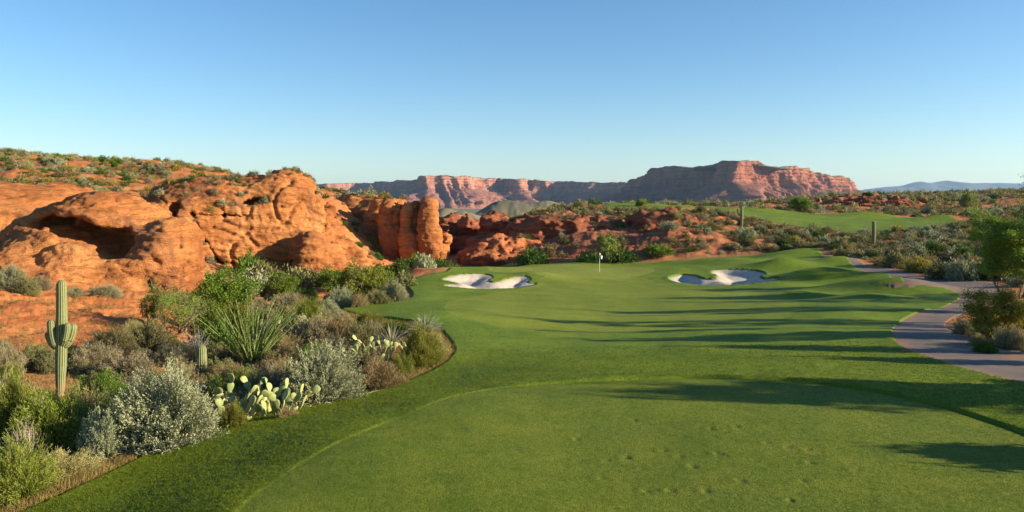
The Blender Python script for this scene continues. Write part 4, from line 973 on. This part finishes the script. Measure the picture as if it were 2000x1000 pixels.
# placed shrubs: (px, base py, width px, height px, kind, label)
HERO = [
 (322,868,225,150,'sage','largest silvery sagebrush, beside the turf edge left of the big prickly pear'),
 (632,784,160,112,'sage','second large silvery sagebrush, between the big prickly pear and the tan bush'),
 (742,762,100,66,'dry','rounded tan bush at the turf edge right of the second silvery sagebrush'),
 (823,716,84,74,'broom','round bright green bush at the tip of the plant bed'),
 (850,706,52,62,'dry','tan bush leaning on the round green bush at the tip of the bed'),
 (783,732,50,42,'broom','small green bush just left of the round bush at the tip of the bed'),
 (105,884,170,108,'broom','large yellow green broom bush below the tall saguaro'),
 (28,975,150,105,'broom','bright green broom bush in the bottom left corner'),
 (20,868,120,130,'broom','green broom bush at the left edge below the bare twiggy shrub'),
 (168,866,110,116,'dry','tall dry tan shrub between the broom bush and the silvery sagebrush'),
 (205,896,100,94,'sage','small grey green sagebrush left of the largest silvery sagebrush'),
 (18,806,100,90,'bare','bare twiggy shrub with pale branches at the left edge'),
 (70,800,80,44,'green','dark green shrub left of the foot of the tall saguaro'),
 (120,935,140,60,'dry','dry brushy shrub with fallen twigs near the bottom left turf edge'),
 (140,880,120,90,'bare','leaning twiggy shrub with pale branches in front of the tall dry shrub'),
 (262,866,90,60,'bare','low pale twigs spreading from the left foot of the largest sagebrush'),
 (52,905,100,80,'bare','pale twiggy shrub between the two green broom bushes'),
 (385,700,70,60,'bare','bare grey twigs between the dark shrub and the short columnar cactus'),
 (246,880,56,54,'green','small leafy green clump left of the largest sagebrush by the turf'),
 (430,800,70,60,'green','low green shrub tucked left of the big prickly pear'),
 (455,838,60,50,'broom','yellow green clump at the lower left of the big prickly pear'),
 (560,820,46,34,'dry','small tan clump at the lower right of the big prickly pear'),
 (255,742,110,62,'grey','grey brown shrub on the red soil right of the tall saguaro'),
 (175,725,84,56,'grey','grey brown shrub just behind the tall saguaro'),
 (220,700,90,56,'olive','olive shrub upslope right of the tall saguaro'),
 (290,690,90,62,'olive','olive shrub below the feathery trees'),
 (335,716,60,44,'grey','small grey shrub left of the short columnar cactus'),
 (360,750,60,50,'grey','grey shrub touching the short columnar cactus on its left'),
 (430,748,80,50,'olive','pale olive shrub right of the short columnar cactus'),
 (420,690,90,66,'dark','dark leafy shrub left of the ocotillo'),
 (400,640,80,60,'green','green shrub between the feathery tree and the dark tree'),
 (455,660,80,70,'green','leafy green shrub behind the ocotillo wands'),
 (560,700,70,52,'dry','tan shrub right of the ocotillo foot'),
 (610,672,105,68,'grey','broad grey tan brush right of the ocotillo'),
 (665,668,90,58,'dry','tan brush behind the second silvery sagebrush'),
 (650,700,90,44,'grey','low grey brush directly behind the second silvery sagebrush'),
 (705,690,80,62,'olive','upright olive shrub behind the low prickly pear'),
 (560,612,70,42,'grey','grey brown shrub right of the dark tree'),
 (600,640,70,48,'broom','yellow green shrub behind the grey tan brush'),
 (640,620,56,36,'sage','pale sage shrub at the edge of the fairway nook'),
 (668,602,52,42,'sage','silvery shrub below the bright green rounded tree'),
 (700,602,40,32,'dry','small tan shrub below the bright green rounded tree'),
 (735,598,56,36,'olive','yellow olive shrub right of the bright green rounded tree'),
 (770,590,56,44,'sage','sage shrub by the shaded bank left of the bunker'),
 (745,566,60,40,'green','green shrub in the wash right of the bright green tree'),
 (790,560,44,30,'olive','olive shrub beside the top of the shaded bank'),
 (720,640,70,34,'broom','yellow green shrub at the back of the plant bed'),
 (770,652,66,34,'green','dark green shrub between the two yuccas and the turf'),
 (520,672,60,50,'sage','pale shrub half hidden behind the ocotillo'),
 (500,640,90,46,'olive','olive shrub below the small green tree'),
 (480,760,90,46,'olive','olive shrub above the big prickly pear'),
 (540,752,80,50,'grey','grey shrub left of the second silvery sagebrush'),
 (20,560,60,44,'sage','silvery shrub cluster at the left edge by the dome'),
 (52,572,50,40,'olive','olive shrub at the left edge below the slab'),
 (80,560,40,30,'grey','small grey bush left of the arched dome foot'),
 (205,578,70,28,'grey','grey shrub on the ledge under the arched dome'),
 (145,575,36,22,'grey','tiny grey shrub left of the dome ledge'),
 (1975,682,70,52,'grey','grey shrub at the right edge below the yellow green tree'),
 (1925,690,44,26,'dark','low dark shrub beside the red verge of the cart path'),
 (1998,640,70,60,'dark','dark shrub between the trees at the right edge'),
 (1888,655,54,40,'grey','grey shrub on the inside bend of the cart path'),
 (1912,676,40,26,'dry','small tan shrub on the red verge inside the cart path bend'),
 (1838,546,56,34,'olive','olive shrub on the far edge of the cart path where it turns right'),
 (1882,548,60,40,'sage','silvery shrub on the far edge of the cart path left of the big tree'),
 (1925,546,56,38,'dark','dark shrub on the far edge of the cart path under the big tree'),
 (1796,532,50,32,'yellow_far','yellow green shrub on the far edge of the cart path'),
 (1752,522,46,30,'olive','small olive shrub above the narrow far part of the cart path'),
 (1040,515,60,34,'dark','dark shrub in front of the sunlit ledge behind the green'),
 (1150,514,50,24,'dark','dark shrub left of the light green tree behind the flag'),
 (1215,512,60,26,'dark','dark shrub right of the light green tree behind the flag'),
 (1285,504,60,24,'green','green shrub under the red bank left of the right bunker'),
]
for (px, py, w, h, kind, lab) in HERO:
    x, y, z = at_px(px, py)
    kind = kind.replace('_far', ''); k = kind if y < 62 and kind in LIB else kind + '_far'
    if kind == 'dark': k = 'dark_far'
    put_shrub(k, x, y, z - .02, w*y/F, h*y/F*1.0, lab)

# scattered scrub
AVOID = [(o.location.x, o.location.y, 1.1 if o['category'] == 'cactus' else .9) for o in bpy.data.objects if o.get('category') in ('cactus', 'yucca')]
for (px, py, w, h, kind, lab) in HERO[:12]:
    x, y, z = at_px(px, py); AVOID.append((x, y, w*y/F*.45))
AVOID = np.array(AVOID)
def inside(P, x, y):
    return sdf_poly(P, np.array([x]), np.array([y]), 3)[0] < .4
ROCK_OBJ = [o for o in bpy.data.objects if o.get('category') == 'rock']
from mathutils.bvhtree import BVHTree
RB = []
for o in ROCK_OBJ:
    me = o.data; v = np.empty(len(me.vertices)*3, np.float32); me.vertices.foreach_get('co', v); v = v.reshape(-1, 3)
    q = np.empty(len(me.loops), np.int32); me.loops.foreach_get('vertex_index', q)
    RB.append((v.min(0), v.max(0), BVHTree.FromPolygons(v.tolist(), q.reshape(-1, 4).tolist())))
def top_z(x, y, z):
    for lo, hi, b in RB:
        if lo[0] < x < hi[0] and lo[1] < y < hi[1]:
            h = b.ray_cast(Vector((x, y, 60)), Vector((0, 0, -1)))
            if h[0] is not None and h[0].z > z: z = h[0].z; n = h[1]; 
            if h[0] is not None and h[0].z >= z and h[1].z < .7: return None
    return z
def scatter(n, p0, p1, y0, y1, kinds, wr, labelg, group, seed, dens=None, rockok=False, limit=None, mindist=.55, turf_gap=.5):
    """candidate spots between two bearings and two distances"""
    rng = np.random.default_rng(seed); out = []
    N = n * 6; px = rng.uniform(p0, p1, N); Y = np.sqrt(rng.uniform(y0**2, y1**2, N)) if y1/y0 < 2.5 else y0*(y1/y0)**rng.uniform(0, 1, N)
    X = (px - 1000)/F*Y; g, m = surf_z(X, Y)
    dm = np.minimum(np.minimum(m['turf'], m['up']), m['path'])
    den = .5 + fbm(X/12, Y/12, 0, 2, seed) if dens is None else dens(X, Y)
    pts = []
    for i in range(N):
        if len(out) >= n: break
        w = rng.uniform(*wr); 
        if dm[i] < turf_gap + w*.5 or rng.uniform() > den[i]: continue
        if (np.hypot(AVOID[:, 0]-X[i], (AVOID[:, 1]-Y[i])*.7) < AVOID[:, 2] + w*.4).any(): continue
        z = top_z(X[i], Y[i], g[i])
        if z is None or (not rockok and z > g[i] + .1): continue
        if pts:
            A = np.array(pts); 
            if (np.hypot(A[:, 0]-X[i], A[:, 1]-Y[i]) < (A[:, 2] + w)*mindist*.5).any(): continue
        pts.append((X[i], Y[i], w)); out.append((X[i], Y[i], z - .05, w, kinds[int(rng.integers(0, len(kinds)))]))
    return out
def place(out, labels, group, hr=(.5, .8), near=62):
    for (x, y, z, w, k) in out:
        kk = k if (y < near and k in LIB) else k + '_far'
        put_shrub(kk, x, y, z, w, w*rngP.uniform(*hr), labels[k], group)
WORD = dict(sage='silvery', broom='yellow green', green='green', dry='tan', grey='grey brown', olive='olive', dark='dark green', yellow='yellow', tuft='dry grassy')
def labs(where): return {k: v + ' shrub ' + where for k, v in WORD.items()}
a = scatter(95, -60, 880, 19, 60, ['grey', 'olive', 'green', 'dry', 'grey'], (.7, 1.7), 0, 0, 1, lambda X, Y: np.clip(1.05 - 1.3*rocky(X, Y) , .03, 1))
place(a, labs('filling the plant bed between the turf and the left cliffs'), 'low shrubs filling the left plant bed')
b = scatter(100, 380, 900, 55, 125, ['green', 'dark', 'olive', 'sage', 'dark', 'green'], (1.4, 3.2), 0, 0, 2, lambda X, Y: np.ones_like(X))
b = [q for q in b if q[2] < -1.5]
place(b, labs('in the wash below the stone fingers'), 'shrubs in the wash below the cliffs')
c = scatter(110, 1480, 2060, 62, 145, ['sage', 'olive', 'dry', 'olive', 'grey', 'yellow', 'dark'], (1.2, 2.8), 0, 0, 3, lambda X, Y: np.ones_like(X), turf_gap=.1)
place(c, labs('on the slope right of the cart path'), 'shrubs on the slope right of the cart path', (.55, .85))
d = scatter(90, 1020, 1720, 120, 172, ['sage', 'olive', 'dry', 'grey', 'olive', 'dry'], (1.2, 2.6), 0, 0, 4, MIDD, True)
place(d, labs('on the red slope behind the putting green'), 'shrubs on the red slope behind the putting green', (.5, .8))
e_ = scatter(60, -40, 620, 94, 128, ['grey', 'olive', 'sage', 'dark', 'green'], (.8, 1.9), 0, 0, 5, None, True)
place(e_, labs('on the hilltop above the left cliffs'), 'shrubs on the hilltop above the left cliffs', (.4, .65))
# the rest of the far scrub, too many to count: one object per hillside
def scrub_stuff(name, label, lists, matk):
    base = {}
    for k in matk:
        me = LIB[k + '_far'][0][0]; v = np.empty(len(me.vertices)*3, np.float32); me.vertices.foreach_get('co', v); v = v.reshape(-1, 4, 3)
        base[k] = v
    V = []; fm = []; rng = np.random.default_rng(8)
    for (x, y, z, w, k) in lists:
        q = base[k]; q = q[rng.choice(len(q), min(len(q), 380 if y < 200 else 200), False)]
        s = 1.0 + .25*(y > 150) + .3*(y > 220)
        cen = q.mean(1, keepdims=True); q = cen + (q - cen)*1.5*s
        a = rng.uniform(0, 6.28); c, sn = math.cos(a), math.sin(a); h = w*rng.uniform(.45, .75)
        q = np.stack([(q[..., 0]*c - q[..., 1]*sn)*w/2 + x, (q[..., 0]*sn + q[..., 1]*c)*w/2 + y, q[..., 2]*h + z], -1)
        V.append(q.reshape(-1, 3)); fm.append(np.full(len(q), matk.index(k)))
    V = np.concatenate(V); Q = np.arange(len(V)).reshape(-1, 4)
    me = mesh_np(name, V, Q, [LIB[k + '_far'][0][0].materials[0] for k in matk], False, np.concatenate(fm))
    tag(link(name, me), label, 'scrub', None, 'stuff')
KK = ['sage', 'olive', 'dry', 'grey', 'dark', 'yellow']
s1 = scatter(1500, -80, 640, 74, 140, KK, (.5, 1.3), 0, 0, 11, lambda X, Y: np.clip(.5 + 1.4*fbm(X/9, Y/9, 0, 2, 72), .06, 1), True, mindist=.45)
s1 += scatter(120, 560, 800, 130, 200, KK, (1.0, 2.6), 0, 0, 12, None, True)
scrub_stuff('desert_scrub', 'low scrub dotting the hill above the left cliffs', s1, KK)
s2 = scatter(900, 1000, 2080, 115, 180, ['sage', 'olive', 'dry', 'grey', 'olive', 'dark', 'dry'], (.7, 2.1), 0, 0, 13, MIDD, True, mindist=.5)
s2 += scatter(800, 1480, 2080, 64, 125, ['sage', 'olive', 'dry', 'grey', 'olive', 'dark', 'dry'], (.6, 1.8), 0, 0, 14, lambda X, Y: np.ones_like(X), True, mindist=.4, turf_gap=.05)
scrub_stuff('desert_scrub', 'low scrub covering the slopes right of and behind the putting green', s2, KK)
s3 = scatter(1500, 1040, 2100, 180, 330, ['sage', 'olive', 'dry', 'grey', 'olive', 'dark', 'dry'], (1.0, 3.2), 0, 0, 15, lambda X, Y: np.clip(.55 + 1.4*fbm(X/16, Y/22, 0, 2, 71), .06, 1), True, mindist=.5)
scrub_stuff('desert_scrub', 'low scrub along the ridge beyond the upper fairway', s3, KK)
print('scrub', time.time() - T0, len(s1), len(s2), len(s3))

# dry grass and litter at the turf edge, stones
def edge_grass():
    rng = np.random.default_rng(4); P = []; n = 0
    N = 110000; px = rng.uniform(-60, 900, N); Y = 14*(62/14)**rng.uniform(0, 1, N); X = (px-1000)/F*Y
    g, m = surf_z(X, Y); d = m['turf'] + .5*fbm(X/1.0, Y/1.0, 0, 2, 3)
    ok = (m['turf'] > .02) & (rng.uniform(0, 1, N) < np.exp(-np.clip(d, 0, 9)/.9)*.9 + .06)
    X, Y, g = X[ok], Y[ok], g[ok]; k = 16; n = len(X)
    B = np.repeat(np.stack([X, Y, g], -1), k, 0) + rng.normal(size=(n*k, 3))*np.array([.05, .05, 0])
    D = rng.normal(size=(n*k, 3)); D[:, 2] = np.abs(D[:, 2])*.9 + .35
    V, Q = leaves(B, D, rng.uniform(.08, .26, n*k), .011, rng)
    o = link('dry_grass', mesh_np('dry_grass', V, Q, mat_leaf('dry_grass', [(.22,.15,.06), (.32,.23,.08), (.27,.25,.07)], .25), False))
    tag(o, 'dry golden grass and litter along the edge of the turf', 'grass', None, 'stuff')
edge_grass()
def grass_blades():
    rng = np.random.default_rng(21); N = 140000
    Y = 1/rng.uniform(1/32, 1/11.3, N); X = rng.uniform(-.69, .69, N)*Y; m = masks(X, Y)
    ok = m['turf'] < -.03; X, Y = X[ok], Y[ok]; m = {k: v[ok] for k, v in m.items()}
    z = turf_h(X, Y, m); lg = sstep(0, .06, m['tee']); k = 5; n = len(X)
    sc = (.55 + .45*np.clip(Y/20, .5, 1.5))
    B = np.repeat(np.stack([X, Y, z - .006], -1), k, 0) + rng.normal(size=(n*k, 3))*np.array([.022, .022, 0])
    D = rng.normal(size=(n*k, 3))*.55; D[:, 2] = np.abs(D[:, 2])*.4 + .75
    L = np.repeat((.018 + .022*lg)*sc, k)*rng.uniform(.6, 1.4, n*k)
    V, Q = leaves(B, D, L, np.repeat(.0058*sc, k), rng)
    o = link('grass_blades', mesh_np('grass_blades', V, Q, mat_leaf('turf_blade', [(.05,.105,.005), (.095,.155,.008), (.17,.215,.015)], .25), False))
    tag(o, 'short green grass blades standing on the nearest turf', 'grass', None, 'stuff')
grass_blades()
def twigs():
    rng = np.random.default_rng(14); m = MB()
    for (px, py) in [(262,868),(300,890),(200,905),(120,925),(60,900),(150,880),(350,880),(640,792),(700,780),(90,850)]:
        x, y, z = at_px(px, py)
        for _ in range(9):
            a = rng.uniform(0, 6.28); P = [np.array([x + rng.normal()*.25, y + rng.normal()*.15, z + .08])]
            for i in range(7): a += rng.normal()*.3; P.append(P[-1] + np.array([math.cos(a)*.11, math.sin(a)*.08, rng.normal()*.03 + .008]))
            V, Q = tubes(np.array(P)[None], np.linspace(.011, .004, 8)[None], 4); m.add(V, Q)
    tag(link('fallen_twigs', m.mesh('fallen_twigs', M_PALE)), 'pale fallen twigs littering the turf edge under the bushes', 'twigs', None, 'stuff')
twigs()

# ------------------------------------------------------------------ flag
def flag():
    x, y, z = hit(1171, 531); zz = float(turf_h(np.array([x]), np.array([y]), masks(np.array([x]), np.array([y])))[0])
    e = link('golf_flag', None, loc=(x, y, zz)); tag(e, 'white flag on a thin pale pole standing in the putting green', 'flag')
    m = MB(); V, Q = tubes(np.array([[[0, 0, -.1], [0, 0, 1.1], [0, 0, 2.3]]]), np.array([[.024, .024, .02]]), 8); m.add(V, Q)
    link('pole', m.mesh('pole', simple('pole_paint', (.7, .68, .62), .4, .05)), e)
    nu, nv = 14, 8; u = np.linspace(0, 1, nu)[:, None]; v = np.linspace(0, 1, nv)[None]
    X = u*.34*(1 - .25*v) + 0*v; Yv = .10*np.sin(u*7 + v*1.5)*u; Z = 2.27 - v*.40 - u*.30*(1 - .0*v) - .12*u*u
    V = np.stack([X + .03, Yv, Z], -1); V2 = V + np.array([0, .006, 0])
    idx = np.arange(nu*nv).reshape(nu, nv); Q = np.stack([idx[:-1,:-1], idx[1:,:-1], idx[1:,1:], idx[:-1,1:]], -1).reshape(-1, 4)
    link('banner', mesh_np('banner', np.vstack([V.reshape(-1,3), V2.reshape(-1,3)]), np.vstack([Q, Q[:, ::-1] + nu*nv]), simple('flag_cloth', (.8, .8, .78), .8, .03)), e)
    m = MB(); V, Q = tubes(np.array([[[0, 0, -.06], [0, 0, .013]]]), np.array([[.056, .056]]), 16); m.add(V, Q); link('cup', m.mesh('cup', simple('cup_paint', (.6, .6, .6))), e)
flag()

# ------------------------------------------------------------------ haze
def haze():
    x0, x1, y0, y1, z0, z1 = -9000, 19000, -60, 17500, -45, 420
    V = [(x, y, z) for x in (x0, x1) for y in (y0, y1) for z in (z0, z1)]
    Q = [(0,1,3,2),(4,6,7,5),(0,4,5,1),(2,3,7,6),(0,2,6,4),(1,5,7,3)]
    m = bpy.data.materials.new('haze'); m.use_nodes = True; t = m.node_tree; t.nodes.clear()
    o = t.nodes.new('ShaderNodeOutputMaterial'); v = t.nodes.new('ShaderNodeVolumePrincipled')
    v.inputs['Color'].default_value = (.42, .68, 1, 1); v.inputs['Density'].default_value = 3.6e-5; v.inputs['Anisotropy'].default_value = .2
    t.links.new(v.outputs[0], o.inputs['Volume'])
    ob = link('haze', mesh_np('haze', V, np.array(Q), m, False)); tag(ob, 'thin blue air haze over the whole valley', None, None, 'stuff')
haze()

# ------------------------------------------------------------------ light, sky, camera
w = bpy.data.worlds.new('World'); SC.world = w; w.use_nodes = True; nt = w.node_tree; nt.nodes.clear()
bg = nt.nodes.new('ShaderNodeBackground'); sky = nt.nodes.new('ShaderNodeTexSky'); wo = nt.nodes.new('ShaderNodeOutputWorld')
sky.sky_type = 'NISHITA'; sky.sun_disc = False; sky.sun_elevation = rad(SUN_EL); sky.sun_rotation = rad(SUN_AZ)
sky.air_density = 1.0; sky.dust_density = .5; sky.ozone_density = 2.7; sky.altitude = 800
bg.inputs[1].default_value = .055
hs = nt.nodes.new('ShaderNodeHueSaturation'); hs.inputs['Saturation'].default_value = 1.18; hs.inputs['Value'].default_value = 1.36
nt.links.new(sky.outputs[0], hs.inputs['Color']); nt.links.new(hs.outputs[0], bg.inputs[0]); nt.links.new(bg.outputs[0], wo.inputs[0])
sl = bpy.data.lights.new('sun', 'SUN'); sl.energy = 5.0; sl.angle = rad(.53); sl.color = (1, .83, .60)
so = link('sun', sl)
dv = Vector((math.sin(rad(SUN_AZ))*math.cos(rad(SUN_EL)), math.cos(rad(SUN_AZ))*math.cos(rad(SUN_EL)), math.sin(rad(SUN_EL))))
so.rotation_euler = dv.to_track_quat('Z', 'Y').to_euler()
cam = bpy.data.cameras.new('camera'); cam.sensor_width = 36; cam.lens = 36*F/2000; cam.shift_y = (HZ-500)/2000; cam.clip_start = .2; cam.clip_end = 40000
co = link('camera', cam, loc=(0, 0, CZ), rot=(rad(90), 0, 0)); SC.camera = co
SC.view_settings.view_transform = 'Standard'; SC.view_settings.look = 'None'; SC.view_settings.exposure = 1.34
SC.cycles.use_denoising = True; SC.cycles.max_bounces = 5; SC.cycles.diffuse_bounces = 2; SC.cycles.volume_bounces = 0; SC.cycles.transparent_max_bounces = 4
print('done', time.time() - T0)
